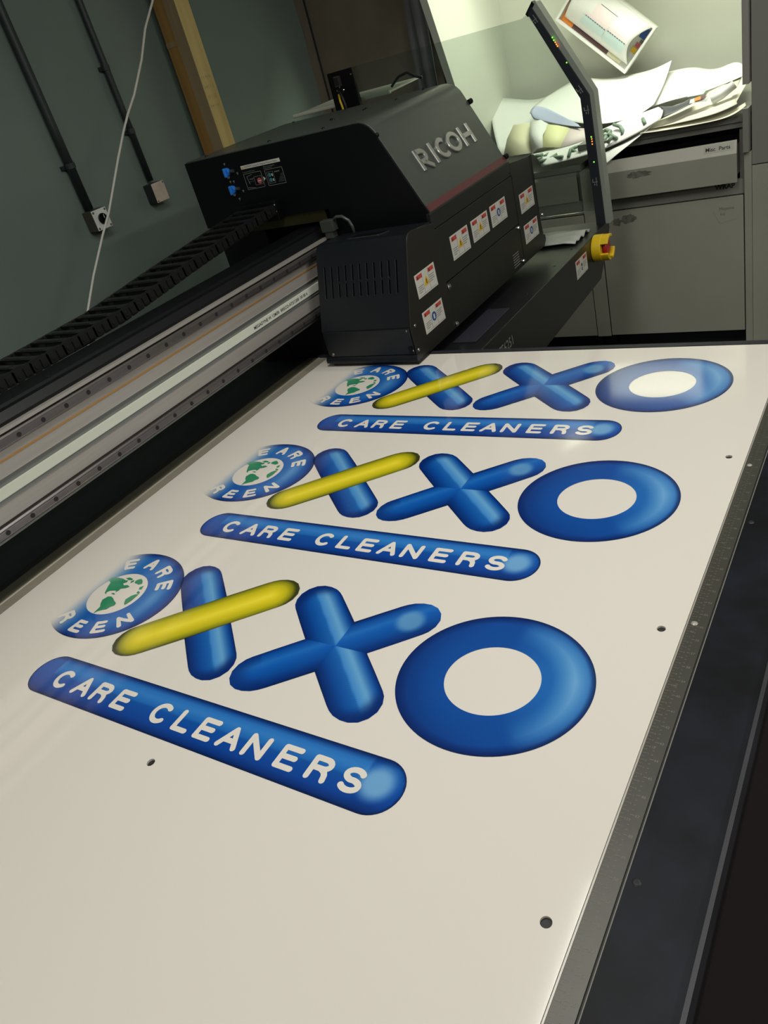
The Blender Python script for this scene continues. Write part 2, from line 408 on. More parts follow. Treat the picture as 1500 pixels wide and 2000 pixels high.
def clip(poly, conv):
    out = poly
    n = len(conv)
    for i in range(n):
        a = conv[i]; b = conv[(i+1) % n]; inp = out; out = []
        if not inp: return []
        def side(p): return (b[0]-a[0])*(p[1]-a[1])-(b[1]-a[1])*(p[0]-a[0])
        for j in range(len(inp)):
            p = inp[j]; q = inp[(j+1) % len(inp)]; sp = side(p); sq = side(q)
            if sp >= 0: out.append(p)
            if (sp >= 0) != (sq >= 0):
                t = sp/(sp-sq); out.append((p[0]+(q[0]-p[0])*t, p[1]+(q[1]-p[1])*t))
    return out
def lerp(a, b, t): return tuple(a[i]+(b[i]-a[i])*t for i in range(3))
def sm(a, b, x):
    t = max(0, min(1, (x-a)/(b-a))); return t*t*(3-2*t)
def ramp(t, stops):
    if t <= stops[0][0]: return stops[0][1]
    for (a, ca), (b, cb) in zip(stops, stops[1:]):
        if t <= b: return lerp(ca, cb, (t-a)/(b-a))
    return stops[-1][1]
def ink_mesh(name, convs, col, parent, g=0.003, z=0.0004):
    """flat printed shape: convex pieces cut into small cells, ink colour per vertex"""
    vs = []; fs = []; cs = []; idx = {}
    for conv, key in convs:
        x0 = min(p[0] for p in conv); x1 = max(p[0] for p in conv); y0 = min(p[1] for p in conv); y1 = max(p[1] for p in conv)
        ix0 = math.floor(x0/g); ix1 = math.ceil(x1/g); iy0 = math.floor(y0/g); iy1 = math.ceil(y1/g)
        for i in range(ix0, ix1):
            for j in range(iy0, iy1):
                c = clip([(i*g, j*g), ((i+1)*g, j*g), ((i+1)*g, (j+1)*g), (i*g, (j+1)*g)], conv)
                if len(c) < 3: continue
                f = []
                for p in c:
                    kk = (round(p[0]*1e6), round(p[1]*1e6), key)
                    if kk not in idx:
                        idx[kk] = len(vs); vs.append((p[0], p[1], z)); cs.append(col(p[0], p[1], key))
                    if idx[kk] not in f: f.append(idx[kk])
                if len(f) > 2: fs.append(f)
    return ink_obj(name, vs, fs, cs, parent)
def ink_obj(name, vs, fs, cs, parent):
    off = wl(parent)
    me = bpy.data.meshes.new(name); me.from_pydata([(v[0]-off.x, v[1]-off.y, v[2]-off.z) for v in vs], [], fs)
    at = me.color_attributes.new('Col', 'FLOAT_COLOR', 'POINT')
    for i, c in enumerate(cs): at.data[i].color = (*lin(c), 1)
    me.materials.append(K['print']); me.update()
    o = bpy.data.objects.new(name, me); C.objects.link(o); o.parent = parent; return o
def capsule(cx0, cy0, cx1, cy1, r, n=20):
    a = math.atan2(cy1-cy0, cx1-cx0)
    return [(cx1+r*math.cos(a-PI/2+PI*i/n), cy1+r*math.sin(a-PI/2+PI*i/n)) for i in range(n+1)] + \
           [(cx0+r*math.cos(a+PI/2+PI*i/n), cy0+r*math.sin(a+PI/2+PI*i/n)) for i in range(n+1)]
BL = (12, 74, 154); BD = (8, 42, 108); BK = (8, 28, 70); BH = (104, 156, 196); BM = (30, 100, 176); NAVY = (10, 50, 124)
WHITE = (224, 217, 206)
ARM = [(0, .0565), (.03, .083), (.058, .1075), (.067, .1145), (.078, .1205), (.092, .124), (.106, .1242), (.120, .1195), (.131, .109), (.137, .095), (.1365, .080), (.131, .067), (.122, .0565), (.095, .032), (.0605, 0)]
def arm(sx, sy):
    p = [(0, 0)]+[(sx*x, sy*y) for x, y in ARM]
    ar = sum(p[i][0]*p[(i+1) % len(p)][1]-p[(i+1) % len(p)][0]*p[i][1] for i in range(len(p)))
    return p if ar > 0 else p[::-1]
def xcol(dx, dy, kind, yellow=False):
    # kind '\\' : stroke from upper left to lower right ; '/' : the other one. u along, v across (right-hand/up side positive)
    if kind == '\\': d = (0.737, -0.676)
    else: d = (0.745, 0.667)
    u = dx*d[0]+dy*d[1]; nx, ny = (-d[1], d[0]); v = dx*nx+dy*ny
    e = v/0.0415; ue = (abs(u)-0.118)/0.045; 
    edge = math.hypot(e, max(0, ue))
    if yellow:
        t = min(1, edge)
        return ramp(t, [(0, (240, 222, 62)), (.25, (228, 208, 40)), (.62, (196, 184, 26)), (.86, (142, 140, 24)), (.97, (96, 96, 24)), (1, (58, 62, 26))])
    if kind == '\\':
        c = ramp(e, [(-1, BK), (-.9, BD), (-.45, BL), (.02, BM), (.04, (62, 132, 200)), (.42, (104, 164, 208)), (.80, BL), (.94, BD), (1, BK)])
        if ue > 0: c = lerp(c, BD, sm(.35, 1.05, edge)*sm(0, .7, ue))
        return c
    c = ramp(e, [(-1, BK), (-.9, BD), (-.4, BL), (.05, (18, 90, 176)), (.35, (32, 104, 184)), (.75, BL), (.94, BD), (1, BK)])
    if u > 0:
        r = math.hypot(u-.122, v)/0.026
        c = lerp(c, BH, (1-sm(.55, 1.15, r))*.8)
    elif ue > 0: c = lerp(c, BD, .7*sm(.2, 1.1, edge))
    return c
def make_logo(dy):
    parts = []
    XC = (-0.694, 0.6222+dy); XI = (-0.975, 0.620+dy)
    def shift(p, c): return [(x+c[0], y+c[1]) for x, y in p]
    o = ink_mesh('letter_x', [(shift(arm(sx, sy), XC), '/' if sx*sy > 0 else '\\') for sx in (1, -1) for sy in (1, -1)],
                 lambda x, y, k: xcol(x-XC[0], y-XC[1], k), B); o['label'] = 'plain blue letter X with tube shading'; parts.append(o)
    # first X: blue bar under a yellow bar
    o = ink_mesh('letter_x', [(shift(arm(1, -1), XI), '\\'), (shift(arm(-1, 1), XI), '\\'), ([(XI[0], XI[1]), (XI[0]+.0605, XI[1]), (XI[0], XI[1]+.0565)], '\\'), ([(XI[0], XI[1]), (XI[0]-.0605, XI[1]), (XI[0], XI[1]-.0565)], '\\')],
                 lambda x, y, k: xcol(x-XI[0], y-XI[1], k), B); o['label'] = 'letter X with a yellow bar crossing a blue bar'
    ink_mesh('yellow_bar', [(shift(arm(1, 1), XI), '/'), (shift(arm(-1, -1), XI), '/'), ([(XI[0], XI[1]), (XI[0], XI[1]-.0565), (XI[0]+.0605, XI[1])], '/'), ([(XI[0], XI[1]), (XI[0], XI[1]+.0565), (XI[0]-.0605, XI[1])], '/')],
                 lambda x, y, k: xcol(x-XI[0], y-XI[1], k, True), o, z=0.0008)
    parts.append(o)
    # letter O ring
    OC = (-0.4305, 0.6268+dy)
    def ring(name, c, a, b, ai, bi, fn, parent, z=0.0004, nr=16, na=96):
        vs = []; fs = []; cs = []
        for i in range(nr+1):
            t = i/nr
            for j in range(na):
                th = 2*PI*j/na; rx = ai+(a-ai)*t; ry = bi+(b-bi)*t
                x = c[0]+rx*math.cos(th); y = c[1]+ry*math.sin(th); vs.append((x, y, z)); cs.append(fn(t, th, x, y))
        for i in range(nr):
            for j in range(na): fs.append((i*na+j, (i+1)*na+j, (i+1)*na+(j+1) % na, i*na+(j+1) % na))
        return ink_obj(name, vs, fs, cs, parent)
    def ocol(t, th, x, y):
        d = math.degrees(th) % 360
        if d > 180: d -= 360
        hl = max(0, 1-abs(d-15)/72); hl = hl**0.6 if hl > 0 else 0
        tt = max(0, 1-abs(t-.62)/.42)
        c = ramp(t, [(0, (16, 74, 154)), (.4, BL), (.75, (14, 72, 152)), (.93, BD), (1, BK)])
        c = lerp(c, BD, .55*max(0, math.cos(math.radians(d-200)))*sm(.1, .9, t))
        c = lerp(c, BM, min(1, hl*1.2)*(1-sm(.86, .95, t)))
        return lerp(c, (112, 168, 212), hl*tt*.95)
    o = ring('letter_o', OC, .1378, .1262, .0672, .0622, ocol, B); parts.append(o)
    # slogan bar
    r = .0412; by = .4232+dy
    def bcol(x, y, k):
        e = (y-by)/r; xr = -.457-r
        if x > xr: ee = math.hypot(x-xr, y-by)/r
        elif x < -1.21+r: ee = math.hypot(x+1.21-r, y-by)/r
        else: ee = abs(e)
        if -1.165 < x < xr-0.02:
            c = ramp(e, [(-1, BK), (-.93, BD), (-.6, (14, 66, 150)), (-.02, (16, 78, 162)), (.0, (8, 52, 120)), (.03, (24, 96, 176)), (.45, (52, 124, 196)), (.74, (40, 110, 186)), (.93, BD), (1, BK)])
        else: c = ramp(e, [(-1, BK), (-.93, BD), (-.5, (14, 66, 150)), (.2, (16, 80, 166)), (.7, (20, 84, 166)), (.93, BD), (1, BK)])
        rr = math.hypot(x-xr-.002, y-by-.004)/.030
        c = lerp(c, (120, 172, 212), .9*(1-sm(.45, 1.1, rr)))
        return lerp(c, BK, sm(.9, 1.0, ee))
    o = ink_mesh('slogan_bar', [(capsule(-1.21+r, by, -.457-r, by, r), 0)], bcol, B, g=0.004); parts.append(o)
    hgt = .0300; hw = .0043; yb = .4056+dy
    xs = [(-1.1455, 'C'), (-1.091, 'A'), (-1.0425, 'R'), (-.9895, 'E'), (-.9015, 'C'), (-.8475, 'L'), (-.8015, 'E'), (-.756, 'A'), (-.7075, 'N'), (-.6485, 'E'), (-.5955, 'R'), (-.5445, 'S')]
    for x, ch in xs:
        lt = MB()
        for st in GL[ch][1]:
            stroke_poly(lt, [(a*hgt*1.15, b*hgt) for a, b in st], hw, (lambda x: (lambda p: (x+p[0]+.002, yb+p[1], .0008)))(x))
        lt.build('letter', 'print_white', o, recalc=False)
    # round badge that fades out to the left
    GC = (-1.2258, 0.6265+dy)
    def fade(c, x): return lerp(WHITE, c, sm(-1.312, -1.238, x+0.35*0.0))
    def gcol(t, th, x, y):
        d = math.degrees(th) % 360
        if d > 180: d -= 360
        hl = max(0, 1-abs(d-5)/85)
        c = ramp(t, [(0, (20, 88, 168)), (.5, (22, 92, 172)), (.8, BL), (.93, NAVY), (1, BK)])
        c = lerp(c, (92, 150, 204), .8*hl*max(0, 1-abs(t-.38)/.45))
        if d > 60: c = lerp(c, (58, 122, 188), .5*(1-sm(.7, .95, t)))
        return fade(c, x)
    # open on its left side where the print has faded out entirely
    o = ring('round_badge', GC, .1440, .1240, .0630, .0600, gcol, B); parts.append(o)
    def polar(ch, ang, base, h, inward):
        lt = MB()
        wd, sts = GL[ch]; W = wd*h*1.02
        for st in sts:
            def pl(p):
                x = p[0]-W/2; r = base+p[1] if not inward else base-p[1]
                a = math.radians(ang)+(-x if not inward else x)/ (base+(h/2 if not inward else -h/2))
                return (GC[0]+(r*math.cos(a))*1.10, GC[1]+r*math.sin(a)*1.0, .0008)
            pp = []
            for a, b in zip(st, st[1:]):
                for i in range(3): pp.append((a[0]+(b[0]-a[0])*i/3, a[1]+(b[1]-a[1])*i/3))
            pp.append(st[-1])
            stroke_poly(lt, [(x*h*1.02, y*h) for x, y in pp], .0038, pl)
        lt.build('letter', 'print_white', o, recalc=False)
    for ch, a in (('E', 118), ('A', 86), ('R', 57), ('E', 28)): polar(ch, a, .0805, .0245, False)
    for ch, a in (('R', -121), ('E', -91), ('E', -63), ('N', -36)): polar(ch, a, .1085, .0245, True)
    gr = (44, 136, 96)
    CO = [[(-.058, .034), (-.052, .041), (-.036, .043), (-.022, .043), (-.010, .040), (-.004, .042), (-.002, .036), (-.008, .031), (0, .026), (.008, .029), (.018, .026), (.012, .020), (.001, .016), (.002, .010), (-.002, .004), (-.004, .009), (-.012, .007), (-.020, .004), (-.024, -.002), (-.018, -.006), (-.026, -.004), (-.032, .006), (-.038, .016), (-.042, .026), (-.052, .030)],
          [(-.008, -.011), (.000, -.009), (.010, -.012), (.018, -.017), (.030, -.022), (.033, -.028), (.027, -.034), (.024, -.042), (.016, -.046), (.008, -.052), (.004, -.060), (.003, -.052), (.002, -.040), (-.006, -.032), (-.012, -.022)],
          [(.043, -.008), (.047, .004), (.053, .010), (.0605, .012), (.0605, -.008), (.056, -.022), (.050, -.018)],
          [(.016, .044), (.020, .050), (.026, .0525), (.034, .048), (.040, .041), (.034, .036), (.026, .038), (.020, .038)],
          [(-.016, .046), (-.008, .050), (.004, .048), (.006, .044), (-.004, .043)], [(.006, .040), (.010, .046), (.014, .042), (.010, .036)],
          [(-.010, .000), (-.002, .001), (.004, -.002), (-.002, -.003)], [(.044, .030), (.050, .036), (.054, .026), (.048, .024)], [(.050, .020), (.058, .018), (.0605, .013), (.052, .014)]]
    vs = []; fs = []; cs = []
    for poly in CO:
        n = len(vs)
        for x, y in poly:
            X = GC[0]-.006+x*.97; Y = GC[1]-.002+y*.97; vs.append((X, Y, .0006)); cs.append(lerp(WHITE, gr, sm(-1.305, -1.262, X)))
        fs.append(tuple(range(n, len(vs))))
    ink_obj('continents', vs, fs, cs, o)
    return parts
first = make_logo(0)
for dy in (0.4455, 0.8855):
    for p in first:
        c = copy(p, (0, dy, 0))
        for ch in p.children:
            d = copy(ch); d.parent = c
# ------------------------------------------------------------------ gantry: beam, rails, service tray, clear guard
G = thing('printer_gantry', 'silver gantry beam with two steel rails, black cover, rear service tray and clear guard', 'printer gantry', (-1.5, 1.2, 0.11))
YA, YE = -0.95, 2.75
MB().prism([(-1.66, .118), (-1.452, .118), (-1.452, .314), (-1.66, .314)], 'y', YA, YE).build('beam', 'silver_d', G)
def strip(name, k, x0, x1, z0, z1, a=YA, b=YE): return MB().box(x0, x1, a, b, z0, z1).build(name, k, G)
strip('face_panel', 'silver', -1.452, -1.4445, .1525, .1885)
strip('face_step', 'silver_d', -1.452, -1.4425, .1885, .1965)
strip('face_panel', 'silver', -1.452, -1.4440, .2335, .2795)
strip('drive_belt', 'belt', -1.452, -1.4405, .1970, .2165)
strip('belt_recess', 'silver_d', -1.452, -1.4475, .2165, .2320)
strip('bright_bead', 'silver', -1.452, -1.4425, .2320, .2338)
strip('gold_strip', 'gold', -1.4440, -1.4430, .2596, .2636)
strip('face_groove', 'rail_line', -1.452, -1.4435, .1500, .1545)
strip('top_ledge', 'silver', -1.456, -1.4380, .3085, .3150)
strip('ledge_groove', 'rail_line', -1.452, -1.4440, .3040, .3085)
for z0, z1 in ((.1285, .1505), (.2805, .3040)):
    zm = (z0+z1)/2
    r_ = MB().prism([(-1.450, z0), (-1.4385, z0), (-1.4350, z0+.003), (-1.4345, z0+.0055), (-1.4330, z0+.0065), (-1.4330, z1-.0065), (-1.4345, z1-.0055), (-1.4350, z1-.003), (-1.4385, z1), (-1.450, z1)], 'y', YA, YE)
    rail = r_.build('guide_rail', 'steel', G)
    proto = MB().cyl((-1.4345, 0.0, zm), (-1.4326, 0.0, zm), .0052, 14).build('bolt_hole', 'hole', rail)
    yy = [0.716-0.06*12+0.06*k if z0 > .2 else 0.597-0.06*10+0.06*k for k in range(0, 40)]
    yy = [y for y in yy if -0.1 < y < 1.95]
    for i, y in enumerate(yy):
        c = proto if i == 0 else copy(proto)
        c.location = (0, y, 0)
    for c in rail.children: pass
# belt print
mb = MB(); put_text(mb, 'MEGADYNE W 12M3R  BRECO-AT5/1200  00 00 6', .0115, lambda v: (-1.4402, 1.43+v[0]*1.0, .2030+v[1]), bold=.0002)
mb.build('belt_lettering', 'ink', G, recalc=False)
MB().prism([(-1.66, .290), (-1.4535, .3145), (-1.4525, .322), (-1.466, .337), (-1.478, .3395), (-1.484, .3355), (-1.492, .3355), (-1.498, .3405), (-1.570, .3405), (-1.574, .332), (-1.60, .332), (-1.66, .300)], 'y', YA, 2.6).build('beam_cover', 'jet', G)
box('cable_trough', 'jet', G, -1.76, -1.661, YA, 1.12, .318, .3315)
box('beam_back', 'jet', G, -1.76, -1.66, YA, 2.6, .118, .26)
MB().cyl((-1.50, 0.87, .3405), (-1.50, 0.87, .343), .004, 10).build('cover_screw', 'black', G)
# brackets under the beam
box('bracket', 'black', G, -1.62, -1.46, 1.735, 1.745, -.02, .118)
box('bracket', 'black', G, -1.66, -1.415, 1.86, 1.875, -.03, .30)
box('bracket', 'black', G, -1.62, -1.46, -.92, -.90, -.012, .118)
# service tray
MB().prism([(1.724, -.027), (2.935, -.027), (2.935, -.055), (2.86, -.135), (2.785, -.198), (2.24, -.212), (1.724, -.23)], 'x', -1.80, -0.985).build('service_tray', 'tray', G, bevel=0.003)
box('tray_housing', 'jet', G, -1.90, -1.70, 1.878, 2.86, -.24, .36)
box('tray_pad', 'pad', G, -1.098, -1.025, 1.83, 2.075, -.027, -.022, bevel=.001)
for y in (2.2, 2.45, 2.62): MB().dome((-1.02, y, -.027), (0, 0, 1), .005, .002).build('tray_screw', 'jet', G)
mb = MB(); rows = []
for i in range(15):
    y = 2.66+.16*i/14; rows.append([(x, y, -.020+.006*math.sin(i*1.35)+.003*math.sin(j*2.1+i)) for j, x in enumerate([-1.45, -1.35, -1.25, -1.15, -1.06, -1.02])])
mb.grid(rows); o = mb.build('film_wrap', 'film', G, smooth=True)
sd = o.modifiers.new('s', 'SOLIDIFY'); sd.thickness = .003
mb = MB(); put_text(mb, 'RICOH Pro TF6251', .042, lambda v: (-0.9845, 1.69+v[0]*.86, -.098+v[1]), bold=0.0)
mb.build('tray_lettering', 'line_white', G, recalc=False)
# guard frame and LEDs
FRo = [(-1.146, .722), (-.981, .416), (-.972, -.03)]; FRi = [(-1.176, .694), (-1.028, .405), (-1.019, -.03)]
fr = MB().prism(FRo+FRi[::-1], 'y', 2.902, 2.948).build('guard_frame', 'frame_grey', G, bevel=.001)
IN = [(-1.1615, .7105), (-.9965, .4105), (-.9865, -.03)]
MB().prism(IN+FRi[::-1], 'y', 2.894, 2.902).build('frame_inlay', 'navy', fr)
MB().prism([(-1.178, .684), (-1.150, .716), (-1.158, .726), (-1.186, .694)], 'y', 2.90, 2.93).build('frame_cap', 'jet', fr)
for i, (x, z) in enumerate([(-1.098, .607), (-1.094, .598), (-1.090, .591), (-1.087, .584), (-1.084, .578), (-1.059, .523), (-1.002, .277), (-1.001, .270), (-1.001, .262), (-1.001, .253), (-1.002, .193)]):
    MB().dome((x-.002, 2.894, z), (0, -1, 0), .0024, .0015, 8).build('indicator_light', 'led_g' if i in (0, 1, 5, 6, 10) else 'led_o', fr)
for x, z, a in ((-1.155, .672, -61), (-1.027, .432, -61), (-1.010, .365, -89), (-1.007, .125, -89)):
    ca, sa = math.cos(math.radians(a)), math.sin(math.radians(a)); mb = MB()
    for (u0, u1, v0, v1) in ((-.014, .014, .004, .006), (-.010, .0, -.009, -.007), (.0, .002, -.009, .009), (.006, .012, -.004, -.001)):
        mb.prism([(x+ca*u-sa*v, z+sa*u+ca*v) for u, v in ((u0, v0), (u1, v0), (u1, v1), (u0, v1))], 'y', 2.892, 2.894)
    mb.build('frame_fitting', 'line_white', fr)
ac = MB().prism([(-2.03, .688), (-1.206, .684), (-1.176, .698), (-1.029, .408), (-1.020, .02), (-2.03, .02)], 'y', 2.912, 2.916).build('guard_panel', 'acrylic', G)
ac['label'] = 'tinted see-through guard panel'
# rear post with connector
box('post', 'jet', G, -2.04, -1.917, 2.893, 2.908, .10, .6875, bevel=.002)
cn = MB().box(-2.005, -1.980, 2.880, 2.893, .635, .672).build('connector', 'steel', G)
MB().box(-2.000, -1.985, 2.874, 2.880, .640, .668).build('connector_socket', 'hole', cn)
for x, z in ((-2.008, .622), (-1.992, .632), (-1.978, .618), (-1.998, .612)): MB().dome((x, 2.893, z), (0, -1, 0), .005, .004).build('connector_nut', 'chrome', cn)
MB().tube([(-1.985, 2.866, .625), (-1.972, 2.855, .615), (-1.962, 2.850, .590), (-1.958, 2.850, .560), (-1.958, 2.85, .50)], .005).build('cable', 'black', G, smooth=True)
MB().tube([(-1.985, 2.862, .610), (-1.978, 2.850, .585), (-1.974, 2.850, .560), (-1.972, 2.85, .50)], .0045).build('cable', 'yellow', G, smooth=True)
MB().dome((-1.928, 2.893, .665), (0, -1, 0), .004, .002).build('post_screw', 'chrome', G)
tt = MB().box(-2.30, -1.80, 2.935, 2.955, .562, .576).build('top_shelf_edge', 'belt', G, bevel=.004)
MB().prism([(2.955, .566), (3.22, .575), (3.22, .579), (2.955, .574)], 'x', -2.28, -1.80).build('top_shelf', 'belt', G)
MB().tube([(-1.78, 2.93, .585), (-1.74, 2.93, .612), (-1.70, 2.93, .618), (-1.67, 2.93, .600), (-1.64, 2.93, .588)], .005).build('loose_cable', 'black', G, smooth=True)
box('post_foot', 'jet', G, -2.04, -1.72, 2.80, 2.908, .06, .12)
box('shelf_arm', 'jet', G, -2.0, -1.96, 2.908, 2.94, .50, .575)
# emergency stop on the tray end
es = MB()
ec = Vector((-.985, 2.752, -.072))
es.cyl(ec, ec+Vector((.034, 0, 0)), .047, 36)
e = es.build('emergency_stop', 'yellow', G, bevel=.003); e['label'] = 'yellow shrouded red emergency stop button'
for a0, a1 in ((60, 150), (195, 255), (285, 345)):
    mb = MB(); P_ = []
    pts = [math.radians(a0+(a1-a0)*i/8) for i in range(9)]
    poly = [(ec.y+.046*math.cos(t), ec.z+.046*math.sin(t)) for t in pts]+[(ec.y+.036*math.cos(t), ec.z+.036*math.sin(t)) for t in pts[::-1]]
    mb.prism(poly, 'x', ec.x+.032, ec.x+.060); mb.build('shroud_guard', 'yellow', e, bevel=.002)
mb = MB().cyl(ec+Vector((.034, 0, 0)), ec+Vector((.040, 0, 0)), .020, 20); mb.cyl(ec+Vector((.040, 0, 0)), ec+Vector((.050, 0, 0)), .029, 24, .024); mb.build('push_button', 'red', e, bevel=.002)
# white warning labels -----------------------------------------------------------------
def warning(parent, x, y0, y1, z0, z1, pict, t=.0006):
    """white sticker on a plane facing +X; y runs left to right as seen"""
    o = MB().box(x, x+t, y0, y1, z0, z1).build('warning_label', 'label', parent)
    w_ = y1-y0; h_ = z1-z0; X = x+t
    def q(name, k, a, b, c, d, e_=.0004): return MB().box(X, X+e_, y0+a*w_, y0+b*w_, z0+c*h_, z0+d*h_).build(name, k, o)
    for a in (.07, .66):
        q('red_panel', 'label_red', a, a+.27, .76, .93)
        MB().prism([(y0+(a+.02)*w_, z0+.78*h_), (y0+(a+.09)*w_, z0+.78*h_), (y0+(a+.055)*w_, z0+.90*h_)], 'x', X+.0004, X+.0007).build('small_triangle', 'ink', o)
        mb = MB()
        for r in range(3): mb.box(X+.0004, X+.0006, y0+(a+.12+.05*r)*w_, y0+(a+.155+.05*r)*w_, z0+.81*h_, z0+.88*h_)
        mb.build('panel_text', 'pink', o)
        mb = MB(); n = 4
        for r in range(n):
            zz = z0+h_*((.60 if a > .5 else .44)-.085*r); ln = (.26, .22, .25, .16)[r]
            mb.box(X, X+.0003, y0+a*w_, y0+(a+ln)*w_, zz, zz+.022*h_)
        mb.build('small_print', 'label_line', o)
    mb = MB().box(X, X+.0002, y0+.345*w_, y0+.352*w_, z0+.05*h_, z0+.95*h_).box(X, X+.0002, y0+.635*w_, y0+.642*w_, z0+.05*h_, z0+.95*h_)
    mb.box(X, X+.0002, y0+.05*w_, y0+.95*w_, z0+.06*h_, z0+.072*h_); mb.build('divider', 'label_line', o)
    cy, cz = y0+.5*w_, z0+.50*h_
    if pict == 'tri':
        MB().prism([(cy-.14*w_, cz-.17*h_), (cy+.14*w_, cz-.17*h_), (cy, cz+.23*h_)], 'x', X, X+.0004).build('triangle_sign', 'label_yellow', o)
        MB().box(X+.0004, X+.0007, cy-.015*w_, cy+.015*w_, cz-.12*h_, cz+.08*h_).build('sign_mark', 'ink', o)
    elif pict == 'blue':
        MB().cyl((X, cy, cz), (X+.0004, cy, cz), .0125, 24).build('round_sign', 'label_blue', o)
        MB().box(X+.0004, X+.0007, cy-.004, cy+.004, cz-.007, cz+.006).build('sign_mark', 'label', o)
    else:
        MB().cyl((X, cy, cz+.004), (X+.0004, cy, cz+.004), .006, 14).box(X, X+.0004, cy-.004, cy+.003, cz-.016, cz-.004).build('sign_mark', 'ink', o)
    return o
warning(G, -.985, 2.547, 2.660, -.114, -.052, 'hand')

# ------------------------------------------------------------------ print head carriage
P = thing('print_head', 'big black print head housing with raised silver letters, at the far end of the beam', 'print head', (-1.35, 1.95, 0.0))
prof = [(-1.925, .387), (-1.925, .586), (-1.280, .586), (-1.262, .585), (-1.246, .580), (-1.232, .571), (-1.221, .559), (-1.2135, .545), (-1.106, .331), (-1.106, .310), (-1.425, .310), (-1.425, .387)]
MB().prism(prof, 'y', 1.874, 2.40).build('hood', 'hood', P, bevel=.0015)
MB().prism([(-1.926, .385), (-1.926, .583), (-1.280, .583), (-1.262, .582), (-1.247, .577), (-1.234, .568), (-1.223, .556), (-1.215, .542), (-1.108, .331), (-1.106, .300), (-1.43, .300), (-1.43, .385)], 'y', 1.868, 1.8738).build('side_panel', 'jet', P)
def slope(z, off=0.0):                      # point on the sloped front at height z
    t = (z-.331)/(.545-.331); return (-1.106-.1075*t+off*.894, z+off*.449)
a, b = slope(.333, .0), slope(.350, .0); a2, b2 = slope(.333, .0012), slope(.350, .0012)
MB().prism([a, b, b2, a2], 'y', 1.8739, 2.3995).build('red_stripe', 'stripe', P)
# raised letters
zb = .4205; LH = .0610; hw = .0076
def pl(off): return lambda p: (slope(zb+p[1]*.893, off)[0], p[0], slope(zb+p[1]*.893, off)[1])
LET = {
 'R': [[(1.9690, 0), (1.9690, LH)], [(1.9690, LH-hw), (1.990, LH-hw)]+arc(1.990, LH-hw-.0150, .0225, .0150, 90, -90, 12)+[(1.9690, LH-hw-.030)], [(1.990, LH-hw-.032), (2.0225, 0)]],
 'I': [[(2.0540, 0), (2.0540, LH)]],
 'C': [arc(2.1130, LH/2, .0270, LH/2-hw+.001, 52, 308, 22)],
 'O': [arc(2.1840, LH/2, .0310, LH/2-hw+.001, 0, 360, 36)],
 'H': [[(2.2420, 0), (2.2420, LH)], [(2.2980, 0), (2.2980, LH)], [(2.2420, LH/2), (2.2980, LH/2)]]}
for ch, sts in LET.items():
    mb = MB()
    for st in sts:
        sub = MB(); stroke_poly(sub, st, hw, lambda p: (p[0], p[1], 0), round_=False)
        n = len(sub.v); bt = pl(.0002)
        mid = [pl(.0040)(v) for v in sub.v]; bot = [bt(v) for v in sub.v]
        # bevelled top: inner face a little narrower
        sub2 = MB(); stroke_poly(sub2, st, hw-.0018, lambda p: (p[0], p[1], 0), round_=False); top = [pl(.0056)(v) for v in sub2.v]
        k = len(mb.v); mb.v += top+mid+bot
        for f in sub.f:
            mb.f.append([i+k for i in f]); mb.mi.append(0)
            for i in range(4):
                mb.f.append([f[i]+k, f[(i+1) % 4]+k, f[(i+1) % 4]+k+n, f[i]+k+n]); mb.mi.append(0)
                mb.f.append([f[i]+k+n, f[(i+1) % 4]+k+n, f[(i+1) % 4]+k+2*n, f[i]+k+2*n]); mb.mi.append(0)
    mb.build('raised_letter', 'silverletter', P)
# fascia
box('fascia_core', 'jet', P, -1.40, -1.1035, 1.876, 2.585, .012, .309)
box('upper_panel', 'fascia', P, -1.112, -1.1, 1.858, 2.40, .2895, .3315, bevel=.0012)
box('middle_panel', 'fascia', P, -1.1035, -1.1, 1.858, 2.398, .140, .2875, bevel=.0012)
lp = box('lower_panel', 'fascia', P, -1.1035, -1.1, 1.868, 2.398, .005, .137, bevel=.0012)
MB().prism([(2.401, .006), (2.582, .006), (2.60, .022), (2.60, .040), (2.585, .045), (2.552, .310), (2.401, .326)], 'x', -1.1035, -1.1).build('end_panel', 'fascia', P, bevel=.001)
for y, z, r in ((1.876, .125, .0075), (1.876, .014, .0075), (2.388, .020, .0065), (2.388, .128, .0065), (2.592, .110, .005)):
    MB().cyl((-1.1, y, z), (-1.098, y, z), r*1.15, 16).dome((-1.098, y, z), (1, 0, 0), r, .005, 12).build('bolt', 'chrome', P, smooth=False)
for y, z in ((1.866, .300), (1.866, .276), (1.866, .155), (2.405, .282), (2.39, .30)):
    MB().dome((-1.1, y, z), (1, 0, 0), .004, .002, 10).build('small_screw', 'black', P)
warning(P, -1.1, 1.935, 2.049, .178, .245, 'tri'); warning(P, -1.1, 2.073, 2.188, .183, .245, 'tri'); warning(P, -1.1, 2.209, 2.325, .184, .247, 'blue')
warning(P, -1.1, 2.432, 2.547, .159, .220, 'tri'); warning(P, -1.1, 2.432, 2.548, .060, .120, 'blue')
mb = MB()
for r in range(6): mb.box(-1.1, -1.0997, 2.315, 2.362, .020+.008*r, .0225+.008*r)
mb.build('rating_text', 'line_white', P)
mb = MB()
for y, z in ((1.98, .585), (2.1, .585), (2.2, .585), (2.33, .585)):
    for x in (-1.45,): mb.dome((x+(y-2)*.3, y, z), (0, 0, 1), .006, .003)
